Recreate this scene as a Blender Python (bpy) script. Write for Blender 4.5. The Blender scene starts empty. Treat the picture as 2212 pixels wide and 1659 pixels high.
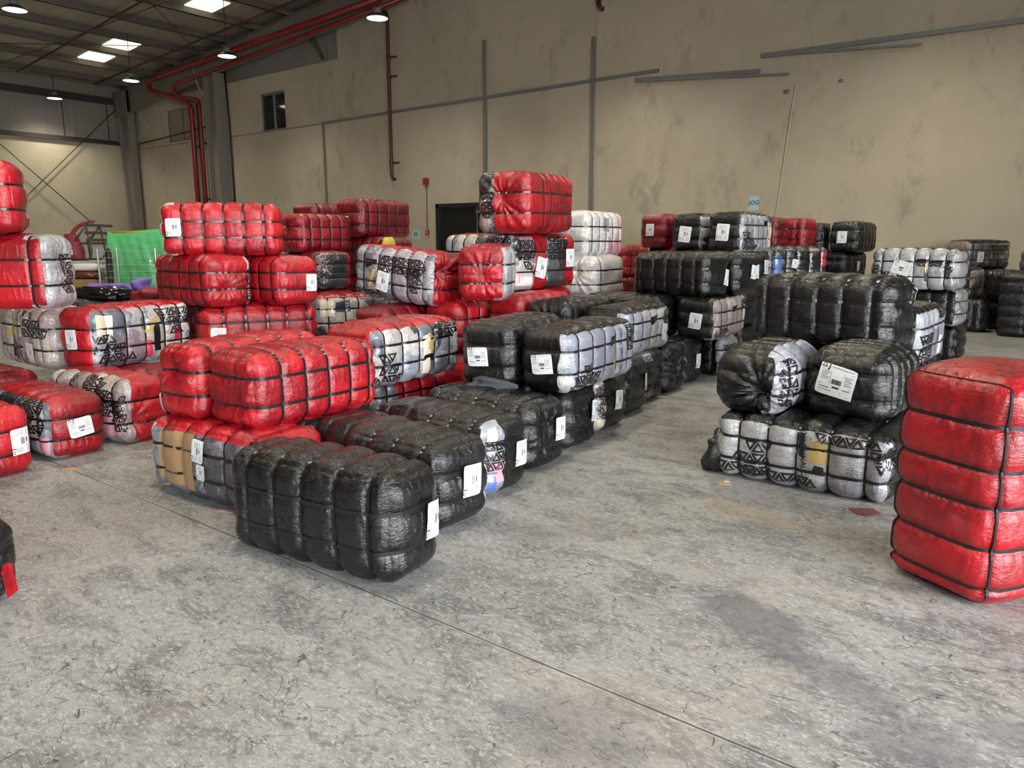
import bpy, math, random
import numpy as np
from mathutils import Vector, Matrix
PI = math.pi
sc = bpy.context.scene
COL = sc.collection

# ------------------------------------------------------------------ camera, world, lights, exposure
cam_d = bpy.data.cameras.new('camera')
cam = bpy.data.objects.new('camera', cam_d); COL.objects.link(cam)
cam_d.sensor_width = 36.0
cam_d.lens = 36.0 * 1620.0 / 2212.0
cam_d.clip_end = 200
CAM_PITCH = 10.765; CAM_YAW = 37.493
cam.location = (0, 0, 1.6)
cam.rotation_euler = (math.radians(90 - CAM_PITCH), 0, math.radians(CAM_YAW))
sc.camera = cam
sc.view_settings.view_transform = 'Standard'
sc.view_settings.look = 'None'
sc.view_settings.gamma = 1.0
sc.view_settings.use_curve_mapping = False
sc.view_settings.exposure = 0.10
sc.cycles.adaptive_threshold = 0.05
sc.cycles.max_bounces = 3
sc.cycles.diffuse_bounces = 2
sc.cycles.glossy_bounces = 2
sc.cycles.transmission_bounces = 1
sc.cycles.caustics_reflective = False
sc.cycles.caustics_refractive = False

world = bpy.data.worlds.new('daylight'); sc.world = world
world.use_nodes = True
bg = world.node_tree.nodes['Background']
bg.inputs['Color'].default_value = (0.93, 0.97, 1.0, 1)
bg.inputs['Strength'].default_value = 18.0

LAMP_W = 820.0
LAMP_COL = (1.0, 0.91, 0.73)

def light(name, kind, loc, energy, color, **kw):
    d = bpy.data.lights.new(name, kind); d.energy = energy; d.color = color
    for k, v in kw.items(): setattr(d, k, v)
    o = bpy.data.objects.new(name, d); COL.objects.link(o); o.location = loc
    return o

# lamps of the same rows that hang outside the picture
for x, y in [(-9.7, 15.1), (-3.0, 15.1), (-16.6, 8.9), (-10.0, 8.9), (-3.4, 8.9), (-30.0, 8.9), (-36.0, 8.9), (-23.4, 2.5), (-10.0, 2.5), (-3.4, 2.5)]:
    light('high_bay_light', 'SPOT', (x, y, 7.5), LAMP_W, LAMP_COL, spot_size=math.radians(132), spot_blend=0.9, shadow_soft_size=0.25)

# ------------------------------------------------------------------ helpers
def link(name, mesh, mats=None, parent=None):
    o = bpy.data.objects.new(name, mesh); COL.objects.link(o)
    if mats is not None:
        for m in (mats if isinstance(mats, (list, tuple)) else [mats]): mesh.materials.append(m)
    if parent is not None: o.parent = parent
    return o

def mesh_np(name, V, F, smooth=True):
    """V (n,3), F list of tuples or (m,k) array"""
    me = bpy.data.meshes.new(name)
    V = np.asarray(V, dtype=np.float32)
    if isinstance(F, np.ndarray):
        k = F.shape[1]; m = F.shape[0]
        me.vertices.add(len(V)); me.vertices.foreach_set('co', V.ravel())
        me.loops.add(m * k); me.loops.foreach_set('vertex_index', F.astype(np.int32).ravel())
        me.polygons.add(m)
        me.polygons.foreach_set('loop_start', np.arange(0, m * k, k, dtype=np.int32))
        me.polygons.foreach_set('loop_total', np.full(m, k, dtype=np.int32))
        me.update(calc_edges=True); me.validate()
    else:
        me.from_pydata([tuple(map(float, v)) for v in V], [], [tuple(f) for f in F]); me.update()
    me.polygons.foreach_set('use_smooth', np.full(len(me.polygons), smooth))
    return me

class MB:
    """collects simple shapes into one mesh"""
    def __init__(s): s.V = []; s.F = []
    def add(s, V, F):
        b = len(s.V); s.V += [tuple(v) for v in V]; s.F += [tuple(i + b for i in f) for f in F]
    def box(s, x0, x1, y0, y1, z0, z1):
        s.add([(x0,y0,z0),(x1,y0,z0),(x1,y1,z0),(x0,y1,z0),(x0,y0,z1),(x1,y0,z1),(x1,y1,z1),(x0,y1,z1)],
              [(0,3,2,1),(4,5,6,7),(0,1,5,4),(1,2,6,5),(2,3,7,6),(3,0,4,7)])
    def beam(s, a, b, w, h, up=(0,0,1)):
        a = Vector(a); b = Vector(b); d = (b - a).normalized(); u = Vector(up)
        sd = d.cross(u).normalized(); u = sd.cross(d).normalized()
        V = [p + sd * (i * w / 2) + u * (j * h / 2) for p in (a, b) for i, j in ((-1,-1),(1,-1),(1,1),(-1,1))]
        s.add(V, [(0,3,2,1),(4,5,6,7),(0,1,5,4),(1,2,6,5),(2,3,7,6),(3,0,4,7)])
    def tube(s, pts, r, n=10, cap=True):
        pts = [Vector(p) for p in pts]; V = []; F = []
        prev = None
        for i, p in enumerate(pts):
            d = (pts[min(i+1, len(pts)-1)] - pts[max(i-1, 0)]).normalized()
            if prev is None:
                u = d.cross(Vector((0,0,1)))
                if u.length < 1e-3: u = d.cross(Vector((1,0,0)))
            else:
                u = prev - d * prev.dot(d)
            u.normalize(); prev = u; w = d.cross(u)
            rr = r[i] if isinstance(r, (list, tuple)) else r
            for k in range(n):
                a = 2*PI*k/n; V.append(p + (u*math.cos(a) + w*math.sin(a))*rr)
        for i in range(len(pts)-1):
            for k in range(n):
                F.append((i*n+k, i*n+(k+1)%n, (i+1)*n+(k+1)%n, (i+1)*n+k))
        if cap:
            F.append(tuple(range(n-1,-1,-1))); F.append(tuple((len(pts)-1)*n+k for k in range(n)))
        s.add(V, F)
    def lathe(s, prof, c=(0,0,0), n=28, axis='z'):
        V = []; F = []
        for r, z in prof:
            for k in range(n):
                a = 2*PI*k/n; V.append((c[0]+r*math.cos(a), c[1]+r*math.sin(a), c[2]+z))
        for i in range(len(prof)-1):
            for k in range(n):
                F.append((i*n+k, i*n+(k+1)%n, (i+1)*n+(k+1)%n, (i+1)*n+k))
        s.add(V, F)
    def build(s, name, mat, parent=None, smooth=False, loc=None):
        V = s.V
        if loc is not None: V = [(v[0]-loc[0], v[1]-loc[1], v[2]-loc[2]) for v in V]
        me = bpy.data.meshes.new(name); me.from_pydata([tuple(v) for v in V], [], s.F); me.update()
        if smooth: me.polygons.foreach_set('use_smooth', np.full(len(me.polygons), True))
        o = link(name, me, mat, parent)
        if loc is not None: o.location = loc
        return o

def tag(o, label=None, cat=None, group=None, kind=None):
    if label: o['label'] = label
    if cat: o['category'] = cat
    if group: o['group'] = group
    if kind: o['kind'] = kind
    return o

def empty(name, loc, rot=(0,0,0), label=None, cat=None, group=None):
    o = bpy.data.objects.new(name, None); COL.objects.link(o)
    o.location = loc; o.rotation_euler = rot; o.empty_display_size = 0.1
    return tag(o, label, cat, group)

def arc(p0, p1, p2, n=6):
    p0, p1, p2 = Vector(p0), Vector(p1), Vector(p2)
    return [(1-t)**2*p0 + 2*t*(1-t)*p1 + t*t*p2 for t in [i/n for i in range(n+1)]]

# ------------------------------------------------------------------ materials
def new_mat(name):
    m = bpy.data.materials.new(name); m.use_nodes = True
    nt = m.node_tree
    return m, nt, nt.nodes['Principled BSDF']
class NT:
    def __init__(s, nt): s.nt = nt
    def n(s, typ, **kw):
        nd = s.nt.nodes.new(typ)
        for k, v in kw.items():
            if k in nd.inputs.keys() if hasattr(nd.inputs, 'keys') else False: nd.inputs[k].default_value = v
            else: setattr(nd, k, v)
        return nd
    def l(s, a, b): s.nt.links.new(a, b)
    def val(s, sock, v):
        if hasattr(v, 'is_linked') or hasattr(v, 'links'): s.l(v, sock)
        else: sock.default_value = v
    def math(s, op, a, b=None, c=None, clamp=False):
        nd = s.nt.nodes.new('ShaderNodeMath'); nd.operation = op; nd.use_clamp = clamp
        s.val(nd.inputs[0], a)
        if b is not None: s.val(nd.inputs[1], b)
        if c is not None: s.val(nd.inputs[2], c)
        return nd.outputs[0]
    def noise(s, vec, scale, detail=4, rough=0.55, dist=0.0):
        nd = s.nt.nodes.new('ShaderNodeTexNoise'); s.l(vec, nd.inputs['Vector'])
        nd.inputs['Scale'].default_value = scale; nd.inputs['Detail'].default_value = detail
        nd.inputs['Roughness'].default_value = rough; nd.inputs['Distortion'].default_value = dist
        return nd
    def vor(s, vec, scale, feature='F1', rnd=1.0):
        nd = s.nt.nodes.new('ShaderNodeTexVoronoi'); nd.feature = feature; s.l(vec, nd.inputs['Vector'])
        nd.inputs['Scale'].default_value = scale; nd.inputs['Randomness'].default_value = rnd
        return nd
    def mapping(s, vec, scale=(1,1,1), loc=(0,0,0), rot=(0,0,0)):
        nd = s.nt.nodes.new('ShaderNodeMapping'); s.l(vec, nd.inputs['Vector'])
        nd.inputs['Scale'].default_value = scale; nd.inputs['Location'].default_value = loc; nd.inputs['Rotation'].default_value = rot
        return nd.outputs[0]
    def mix(s, fac, a, b, blend='MIX'):
        nd = s.nt.nodes.new('ShaderNodeMix'); nd.data_type = 'RGBA'; nd.blend_type = blend
        s.val(nd.inputs[0], fac); s.val(nd.inputs[6], a); s.val(nd.inputs[7], b)
        return nd.outputs[2]
    def ramp(s, fac, stops, interp='LINEAR'):
        nd = s.nt.nodes.new('ShaderNodeValToRGB'); s.l(fac, nd.inputs[0]); cr = nd.color_ramp; cr.interpolation = interp
        while len(cr.elements) < len(stops): cr.elements.new(0.5)
        for e, (p, c) in zip(cr.elements, stops):
            e.position = p; e.color = c if len(c) == 4 else (*c, 1)
        return nd.outputs[0]
    def bump(s, h, strength, dist, prev=None):
        nd = s.nt.nodes.new('ShaderNodeBump'); s.l(h, nd.inputs['Height'])
        nd.inputs['Strength'].default_value = strength; nd.inputs['Distance'].default_value = dist
        if prev is not None: s.l(prev, nd.inputs['Normal'])
        return nd.outputs[0]
    def smooth(s, x, a, b):
        nd = s.nt.nodes.new('ShaderNodeMapRange'); nd.interpolation_type = 'SMOOTHSTEP'
        s.val(nd.inputs[0], x); nd.inputs[1].default_value = a; nd.inputs[2].default_value = b
        nd.inputs[3].default_value = 0; nd.inputs[4].default_value = 1
        return nd.outputs[0]

def plain(name, col, rough=0.6, metal=0.0, emis=None, estr=0.0, coat=0.0, var=0.0):
    m, nt, p = new_mat(name); N = NT(nt)
    p.inputs['Base Color'].default_value = (*col, 1); p.inputs['Roughness'].default_value = rough
    p.inputs['Metallic'].default_value = metal; p.inputs['Coat Weight'].default_value = coat
    if emis:
        p.inputs['Emission Color'].default_value = (*emis, 1); p.inputs['Emission Strength'].default_value = estr
    if var:
        tc = N.n('ShaderNodeTexCoord')
        nz = N.noise(tc.outputs['Object'], 6, 5, 0.6)
        c = N.mix(nz.outputs[0], (*[x*(1-var) for x in col], 1), (*[min(1, x*(1+var)) for x in col], 1))
        N.l(c, p.inputs['Base Color'])
        N.l(N.bump(nz.outputs[0], 0.15, 0.01), p.inputs['Normal'])
    return m

def obj_vec(N, k=13.0):
    """object coordinates shifted per object so that no two repeat"""
    tc = N.n('ShaderNodeTexCoord'); oi = N.n('ShaderNodeObjectInfo')
    sh = N.n('ShaderNodeVectorMath', operation='SCALE'); cx = N.n('ShaderNodeCombineXYZ')
    N.l(oi.outputs['Random'], cx.inputs[0]); N.l(oi.outputs['Random'], cx.inputs[1])
    N.l(cx.outputs[0], sh.inputs[0]); sh.inputs['Scale'].default_value = k
    ad = N.n('ShaderNodeVectorMath', operation='ADD')
    N.l(tc.outputs['Object'], ad.inputs[0]); N.l(sh.outputs[0], ad.inputs[1])
    return ad.outputs[0], oi.outputs['Random']

def wrap_material(name, dark, lite, dust, rough, dust_amt, crinkle=0.5, coat=0.3):
    m, nt, p = new_mat(name); N = NT(nt)
    v, rnd = obj_vec(N)
    big = N.noise(v, 2.6, 4, 0.6, 0.6)
    c = N.mix(N.smooth(big.outputs[0], 0.36, 0.62), (*dark, 1), (*lite, 1))
    # loose film that lies off the fabric turns milky
    du = N.noise(N.mapping(v, (1.0, 1.0, 2.2), (4, 1, 7)), 3.4, 6, 0.7, 0.4)
    c = N.mix(N.math('MULTIPLY', N.smooth(du.outputs[0], 0.50, 0.78), dust_amt), c, (*dust, 1))
    tint = N.math('MULTIPLY_ADD', rnd, 0.35, 0.78)
    hsv = N.n('ShaderNodeHueSaturation'); N.l(c, hsv.inputs['Color']); N.l(tint, hsv.inputs['Value'])
    N.l(hsv.outputs[0], p.inputs['Base Color'])
    # crinkled plastic
    w1 = N.noise(N.mapping(v, (1, 1, 2.2)), 30, 3, 0.6, 1.0)
    w2 = N.noise(N.mapping(v, (2.6, 2.6, 0.8), (1, 2, 3)), 7, 5, 0.6, 0.5); w2.noise_type = 'RIDGED_MULTIFRACTAL'
    w3 = N.vor(v, 260, 'F1')
    rg = N.noise(v, 7, 4, 0.7)
    b = N.bump(w2.outputs[0], 1.0 * crinkle, 0.020)
    b = N.bump(w1.outputs[0], 1.0 * crinkle, 0.012, b)
    b = N.bump(w3.outputs['Distance'], 0.4, 0.002, b)
    N.l(b, p.inputs['Normal'])
    N.l(N.math('MULTIPLY_ADD', rg.outputs[0], 0.30, rough - 0.20), p.inputs['Roughness'])
    p.inputs['Specular IOR Level'].default_value = 0.42
    p.inputs['Coat Weight'].default_value = coat; p.inputs['Coat Roughness'].default_value = 0.11
    N.l(b, p.inputs['Coat Normal'])
    return m

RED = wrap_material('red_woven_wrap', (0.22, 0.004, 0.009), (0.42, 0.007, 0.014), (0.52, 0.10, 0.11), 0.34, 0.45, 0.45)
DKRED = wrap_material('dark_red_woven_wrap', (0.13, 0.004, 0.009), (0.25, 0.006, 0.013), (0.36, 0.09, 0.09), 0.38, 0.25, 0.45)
BLACK = wrap_material('black_woven_wrap', (0.004, 0.004, 0.0045), (0.009, 0.009, 0.0095), (0.022, 0.022, 0.023), 0.32, 0.2, 0.5, 0.30)
YELLOW = wrap_material('yellow_woven_wrap', (0.50, 0.36, 0.02), (0.68, 0.52, 0.05), (0.75, 0.62, 0.25), 0.36, 0.3)

def film_material(name, stops, scale=3.2, rough=0.2):
    """clear film stretched over folded garments: patches of cloth colour under a glossy skin"""
    m, nt, p = new_mat(name); N = NT(nt)
    v, rnd = obj_vec(N, 29.0)
    wob = N.noise(v, 4.0, 3, 0.5)
    ad = N.n('ShaderNodeVectorMath', operation='MULTIPLY_ADD')
    N.l(wob.outputs['Color'], ad.inputs[0]); ad.inputs[1].default_value = (0.32, 0.32, 0.32); N.l(N.mapping(v, (1, 1, 0.75)), ad.inputs[2])
    vo = N.vor(ad.outputs[0], scale, 'F1')
    sep = N.n('ShaderNodeSeparateColor'); N.l(vo.outputs['Color'], sep.inputs[0])
    c = N.ramp(sep.outputs[0], stops, 'CONSTANT')
    fold = N.noise(N.mapping(v, (2, 2, 6)), 9, 5, 0.65, 1.0)
    c = N.mix(0.6, c, N.ramp(fold.outputs[0], [(0.3, (0.2, 0.2, 0.2)), (0.7, (1, 1, 1))]), 'MULTIPLY')
    mil = N.noise(N.mapping(v, (1, 1, 1), (9, 2, 5)), 6, 5, 0.7, 0.5)
    c = N.mix(N.math('MULTIPLY', N.smooth(mil.outputs[0], 0.50, 0.72), 0.35), c, (0.62, 0.63, 0.66, 1))
    N.l(c, p.inputs['Base Color'])
    w1 = N.noise(N.mapping(v, (1, 1, 2)), 20, 4, 0.6, 1.5); w1.noise_type = 'RIDGED_MULTIFRACTAL'
    w2 = N.noise(N.mapping(v, (2.4, 2.4, 0.7), (3, 1, 2)), 10, 3, 0.6, 0.6)
    b = N.bump(w2.outputs[0], 0.5, 0.02); b = N.bump(w1.outputs[0], 0.45, 0.010, b)
    N.l(b, p.inputs['Normal'])
    p.inputs['Roughness'].default_value = 0.42
    p.inputs['Coat Weight'].default_value = 0.75; p.inputs['Coat Roughness'].default_value = rough
    N.l(b, p.inputs['Coat Normal'])
    return m
g = lambda *a: tuple(a)
FILM = {
 'grey':   film_material('grey_garments_film', [(0, g(.20,.21,.24)), (.22, g(.38,.39,.42)), (.45, g(.07,.07,.08)), (.6, g(.50,.50,.52)), (.82, g(.24,.23,.27))]),
 'mixed':  film_material('mixed_garments_film', [(0, g(.45,.41,.38)), (.18, g(.13,.14,.17)), (.38, g(.30,.31,.35)), (.55, g(.58,.54,.49)), (.70, g(.05,.05,.06)), (.86, g(.28,.20,.23))]),
 'tan':    film_material('tan_garments_film', [(0, g(.10,.085,.11)), (.3, g(.06,.055,.075)), (.55, g(.16,.16,.19)), (.75, g(.08,.075,.09)), (.9, g(.24,.26,.32))]),
 'pale':   film_material('pale_garments_film', [(0, g(.40,.41,.46)), (.35, g(.30,.31,.38)), (.6, g(.50,.49,.49)), (.85, g(.24,.24,.30))], 2.6),
 'silver': film_material('silver_garments_film', [(0, g(.46,.46,.48)), (.4, g(.34,.34,.37)), (.65, g(.56,.56,.57)), (.88, g(.22,.22,.24))], 2.4, 0.16),
 'dark':   film_material('dark_garments_film', [(0, g(.05,.05,.055)), (.4, g(.12,.11,.12)), (.62, g(.03,.03,.035)), (.8, g(.20,.19,.19)), (.93, g(.30,.22,.20))]),
 'purple': film_material('purple_garments_film', [(0, g(.12,.11,.15)), (.3, g(.20,.17,.22)), (.6, g(.15,.15,.17)), (.82, g(.34,.30,.34))]),
 'white':  film_material('white_garments_film', [(0, g(.70,.67,.63)), (.4, g(.60,.58,.57)), (.6, g(.74,.70,.64)), (.8, g(.50,.47,.46)), (.93, g(.66,.44,.46))]),
 'rose':   film_material('rose_garments_film', [(0, g(.58,.28,.33)), (.35, g(.70,.66,.62)), (.6, g(.62,.40,.44)), (.8, g(.45,.43,.44))]),
 'blush':  film_material('blush_garments_film', [(0, g(.42,.33,.31)), (.3, g(.55,.47,.42)), (.6, g(.36,.28,.27)), (.85, g(.55,.52,.50))]),
 'clearwrap': film_material('loose_clear_film', [(0, g(.40,.40,.41)), (.5, g(.30,.30,.31)), (.8, g(.50,.49,.48))]),
}
INK = plain('black_print', (0.006, 0.006, 0.007), 0.30, coat=0.5)
GOLD = plain('gold_print', (0.42, 0.30, 0.10), 0.30, coat=0.5)
KRAFT = plain('kraft_paper', (0.30, 0.185, 0.09), 0.45, coat=0.5, var=0.18)
PINKP = plain('pink_cloth', (0.62, 0.30, 0.36), 0.4, coat=0.5)
WHITEP = plain('white_cloth', (0.68, 0.67, 0.66), 0.4, coat=0.5)
BLUEP = plain('blue_cloth', (0.07, 0.14, 0.36), 0.4, coat=0.5)
NAVYP = plain('navy_cloth', (0.02, 0.03, 0.06), 0.4, coat=0.5)
REDP = plain('red_cloth', (0.50, 0.02, 0.05), 0.4, coat=0.5)
CREAMP = plain('cream_cloth', (0.62, 0.54, 0.42), 0.4, coat=0.5)
STRAP = plain('black_strap', (0.010, 0.010, 0.011), 0.28)
PAPER = plain('label_paper', (0.74, 0.76, 0.76), 0.55)
PRINT = plain('label_ink', (0.02, 0.02, 0.025), 0.6)
FAINT = plain('label_faint_ink', (0.36, 0.38, 0.40), 0.6)

# floor ------------------------------------------------------------
def floor_material():
    m, nt, p = new_mat('worn_concrete'); N = NT(nt)
    tc = N.n('ShaderNodeTexCoord'); v = tc.outputs['Object']
    big = N.noise(v, 0.55, 5, 0.6, 0.3)
    med = N.noise(N.mapping(v, (1.0, 1.9, 1), (3, 5, 0), (0, 0, 0.25)), 2.4, 6, 0.68, 0.5)
    fine = N.noise(N.mapping(v, (1, 1.5, 1)), 16, 5, 0.75, 0.4)
    grit = N.noise(N.mapping(v, (1, 1.6, 1)), 70, 3, 0.8)
    c = N.mix(N.smooth(big.outputs[0], 0.34, 0.66), (0.262, 0.260, 0.252, 1), (0.350, 0.346, 0.334, 1))
    c = N.mix(N.math('MULTIPLY', N.smooth(med.outputs[0], 0.46, 0.64), 0.74), c, (0.120, 0.119, 0.122, 1))
    fine2 = N.noise(N.mapping(v, (1, 2.2, 1), (2, 9, 0), (0, 0, 0.2)), 30, 4, 0.8, 0.6)
    c = N.mix(N.math('MULTIPLY', N.smooth(fine2.outputs[0], 0.50, 0.64), 0.72), c, (0.56, 0.555, 0.54, 1))
    c = N.mix(N.math('MULTIPLY', N.smooth(fine.outputs[0], 0.49, 0.36), 0.62), c, (0.115, 0.114, 0.115, 1))
    c = N.mix(0.38, c, N.ramp(grit.outputs[0], [(0.34, (0.45, 0.45, 0.45)), (0.58, (1.05, 1.05, 1.05))]), 'MULTIPLY')
    warm = N.noise(N.mapping(v, (1, 1, 1), (17, 3, 0)), 0.9, 4, 0.6)
    c = N.mix(N.math('MULTIPLY', N.smooth(warm.outputs[0], 0.52, 0.68), 0.35), c, (0.36, 0.30, 0.26, 1))
    # stains with a shape of their own
    wob = N.noise(v, 3.0, 4, 0.7)
    def stain(c, x, y, rx, ry, rot, amt, col):
        mp = N.mapping(v, (1, 1, 0), (-x, -y, 0))
        vr = N.n('ShaderNodeVectorRotate'); vr.rotation_type = 'Z_AXIS'; N.l(mp, vr.inputs['Vector']); vr.inputs['Angle'].default_value = -rot
        mp2 = N.mapping(vr.outputs[0], (1/rx, 1/ry, 0))
        ln = N.n('ShaderNodeVectorMath', operation='LENGTH'); N.l(mp2, ln.inputs[0])
        d = N.math('ADD', ln.outputs['Value'], N.math('MULTIPLY_ADD', wob.outputs[0], 1.9, -0.95))
        d = N.math('ADD', d, N.math('MULTIPLY_ADD', fine.outputs[0], 0.9, -0.45))
        return N.mix(N.math('MULTIPLY', N.smooth(d, 1.05, 0.55), amt), c, (*col, 1))
    c = stain(c, -0.94, 2.98, 0.34, 0.20, -0.35, 0.62, (0.085, 0.088, 0.10))
    c = stain(c, -0.55, 2.75, 0.30, 0.14, -0.5, 0.5, (0.10, 0.10, 0.115))
    c = stain(c, -0.28, 2.52, 0.20, 0.16, 0.0, 0.5, (0.11, 0.11, 0.125))
    c = stain(c, -0.05, 2.75, 0.14, 0.10, 0.2, 0.45, (0.12, 0.12, 0.13))
    c = stain(c, -2.2, 3.3, 0.40, 0.18, 0.7, 0.35, (0.14, 0.14, 0.15))
    c = stain(c, -1.2, 1.9, 0.30, 0.25, 0.2, 0.40, (0.13, 0.13, 0.14))
    c = stain(c, -3.2, 4.2, 0.8, 0.3, 1.1, 0.35, (0.14, 0.135, 0.13))
    c = stain(c, -1.5, 4.25, 0.5, 0.15, -0.1, 0.4, (0.36, 0.28, 0.18))
    # rubber scuffs: thin curved lines in patches
    gate = N.noise(N.mapping(v, (1, 1, 1), (4, 2, 0)), 1.7, 4, 0.65); gsep = N.n('ShaderNodeSeparateColor'); N.l(gate.outputs['Color'], gsep.inputs[0])
    br = N.noise(N.mapping(v, (1, 1, 1), (1, 8, 0)), 12, 3, 0.7); bsep = N.n('ShaderNodeSeparateColor'); N.l(br.outputs['Color'], bsep.inputs[0])
    def scuffs(c, scale, width, seed, amt, col, lo, hi, stretch=(1, 1, 1), rot=0.0, warp=0.5):
        mv = N.mapping(v, stretch, (seed, seed * 1.7, 0), (0, 0, rot))
        wn = N.noise(mv, scale * 0.7, 1, 0.55)
        ad = N.n('ShaderNodeVectorMath', operation='MULTIPLY_ADD')
        N.l(wn.outputs['Color'], ad.inputs[0]); ad.inputs[1].default_value = (warp, warp, 0); N.l(mv, ad.inputs[2])
        vo = N.vor(ad.outputs[0], scale, 'DISTANCE_TO_EDGE')
        line = N.smooth(vo.outputs['Distance'], width, width * 0.25)
        ch = int(seed) % 3
        k = N.math('MULTIPLY', line, N.smooth(gsep.outputs[ch], lo, hi))
        k = N.math('MULTIPLY', k, N.smooth(bsep.outputs[(ch + int(scale)) % 3], 0.50, 0.57))
        return N.mix(N.math('MULTIPLY', k, amt), c, (*col, 1))
    dk = (0.035, 0.035, 0.037)
    c = scuffs(c, 5.0, 0.013, 1.3, 0.9, dk, 0.42, 0.54, (1, 1.6, 1), 0.3, 0.55)
    c = scuffs(c, 3.0, 0.009, 7.7, 0.85, dk, 0.40, 0.52, (1, 2.8, 1), 0.5, 0.6)
    c = scuffs(c, 4.0, 0.008, 5.5, 0.50, (0.62, 0.62, 0.60), 0.48, 0.60, (1, 3.2, 1), 0.15, 0.4)
    c = scuffs(c, 7.0, 0.016, 10.3, 0.85, dk, 0.38, 0.50, (1, 2.6, 1), 0.9, 0.5)
    c = scuffs(c, 11.0, 0.022, 17.1, 0.7, dk, 0.40, 0.52, (1, 1.4, 1), 0.6, 0.4)
    # turning tyre arcs: thin rings around scattered points
    def arcs(c, seed, freq, amt, scale=0.9):
        mv = N.mapping(v, (1, 1, 1), (seed, -seed * 2, 0))
        wn = N.noise(mv, 1.5, 2, 0.5)
        ad = N.n('ShaderNodeVectorMath', operation='MULTIPLY_ADD')
        N.l(wn.outputs['Color'], ad.inputs[0]); ad.inputs[1].default_value = (0.42, 0.42, 0); N.l(mv, ad.inputs[2])
        vo = N.vor(ad.outputs[0], scale, 'F1')
        s_ = N.math('SINE', N.math('MULTIPLY', vo.outputs['Distance'], freq))
        line = N.smooth(s_, 0.93, 0.995)
        gate = N.noise(N.mapping(v, (1, 1, 1), (seed * 2, 5, 0)), 6.0, 3, 0.6)
        near = N.math('MULTIPLY', N.smooth(vo.outputs['Distance'], 0.42, 0.25), N.smooth(vo.outputs['Distance'], 0.10, 0.18))
        k = N.math('MULTIPLY', N.math('MULTIPLY', line, near), N.smooth(gate.outputs[0], 0.52, 0.58))
        return N.mix(N.math('MULTIPLY', k, amt), c, (0.07, 0.07, 0.072, 1))
    c = arcs(c, 3.3, 190, 0.7)
    # straight joint saw-cut between two slabs
    sp = N.n('ShaderNodeSeparateXYZ'); N.l(v, sp.inputs[0])
    jn = N.noise(v, 14, 4, 0.7); jn2 = N.noise(v, 3, 3, 0.6)
    dy = N.math('ABSOLUTE', N.math('ADD', N.math('SUBTRACT', sp.outputs[1], 2.165), N.math('MULTIPLY_ADD', jn.outputs[0], 0.006, -0.003)))
    j = N.smooth(dy, 0.0065, 0.0030)
    c = N.mix(N.math('MULTIPLY', N.smooth(dy, 0.016, 0.004), N.math('MULTIPLY', N.smooth(jn2.outputs[0], 0.45, 0.6), 0.5)), c, (0.52, 0.51, 0.48, 1))
    c = N.mix(N.math('MULTIPLY', j, 0.9), c, (0.035, 0.034, 0.033, 1))
    N.l(c, p.inputs['Base Color'])
    b = N.bump(N.noise(v, 60, 1, 0.6).outputs[0], 0.22, 0.003)
    N.l(b, p.inputs['Normal'])
    N.l(N.math('MULTIPLY_ADD', med.outputs[0], 0.35, 0.36), p.inputs['Roughness'])
    p.inputs['Specular IOR Level'].default_value = 0.4
    return m

def wall_material(name, base, stain_amt=0.5):
    m, nt, p = new_mat(name); N = NT(nt)
    tc = N.n('ShaderNodeTexCoord'); v = tc.outputs['Object']
    a = N.noise(v, 0.35, 5, 0.6)
    c = N.mix(N.smooth(a.outputs[0], 0.3, 0.7), (*[x*0.88 for x in base], 1), (*[x*1.06 for x in base], 1))
    st = N.noise(N.mapping(v, (1, 1, 0.55)), 1.1, 7, 0.72, 0.2)
    st2 = N.noise(N.mapping(v, (1, 1, 0.6), (7, 3, 1)), 3.0, 6, 0.7)
    k = N.math('MULTIPLY', N.smooth(st.outputs[0], 0.50, 0.66), N.smooth(st2.outputs[0], 0.42, 0.60))
    c = N.mix(N.math('MULTIPLY', k, stain_amt), c, (*[x*0.42 for x in base], 1))
    sp = N.n('ShaderNodeSeparateXYZ'); N.l(v, sp.inputs[0])
    # run-off streaks under the roof corner
    dr = N.noise(N.mapping(v, (9, 9, 0.35)), 2.0, 4, 0.7)
    zone = N.math('MULTIPLY', N.smooth(sp.outputs[0], -24.4, -23.2), N.smooth(sp.outputs[0], -21.6, -22.6))
    zone = N.math('MULTIPLY', zone, N.math('MULTIPLY', N.smooth(sp.outputs[2], 5.8, 6.3), N.smooth(sp.outputs[2], 8.2, 7.2)))
    c = N.mix(N.math('MULTIPLY', N.math('MULTIPLY', zone, N.smooth(dr.outputs[0], 0.52, 0.64)), 0.45), c, (*[x*0.35 for x in base], 1))
    N.l(c, p.inputs['Base Color'])
    f = N.noise(v, 30, 4, 0.6)
    N.l(N.bump(f.outputs[0], 0.12, 0.01), p.inputs['Normal'])
    p.inputs['Roughness'].default_value = 0.85; p.inputs['Specular IOR Level'].default_value = 0.2
    return m

def sheet_material(name, base, axis, pitch, rough=0.6):
    """ribbed metal sheet, ribs repeat along one axis"""
    m, nt, p = new_mat(name); N = NT(nt)
    tc = N.n('ShaderNodeTexCoord'); v = tc.outputs['Object']
    sp = N.n('ShaderNodeSeparateXYZ'); N.l(v, sp.inputs[0])
    fr = N.math('FRACT', N.math('MULTIPLY', sp.outputs[axis], 1.0 / pitch))
    rib = N.smooth(N.math('ABSOLUTE', N.math('SUBTRACT', fr, 0.5)), 0.10, 0.03)
    a = N.noise(v, 0.8, 4, 0.6)
    c = N.mix(a.outputs[0], (*[x*0.85 for x in base], 1), (*[x*1.12 for x in base], 1))
    N.l(c, p.inputs['Base Color'])
    N.l(N.bump(rib, 0.5, 0.03), p.inputs['Normal'])
    p.inputs['Roughness'].default_value = rough
    return m

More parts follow.
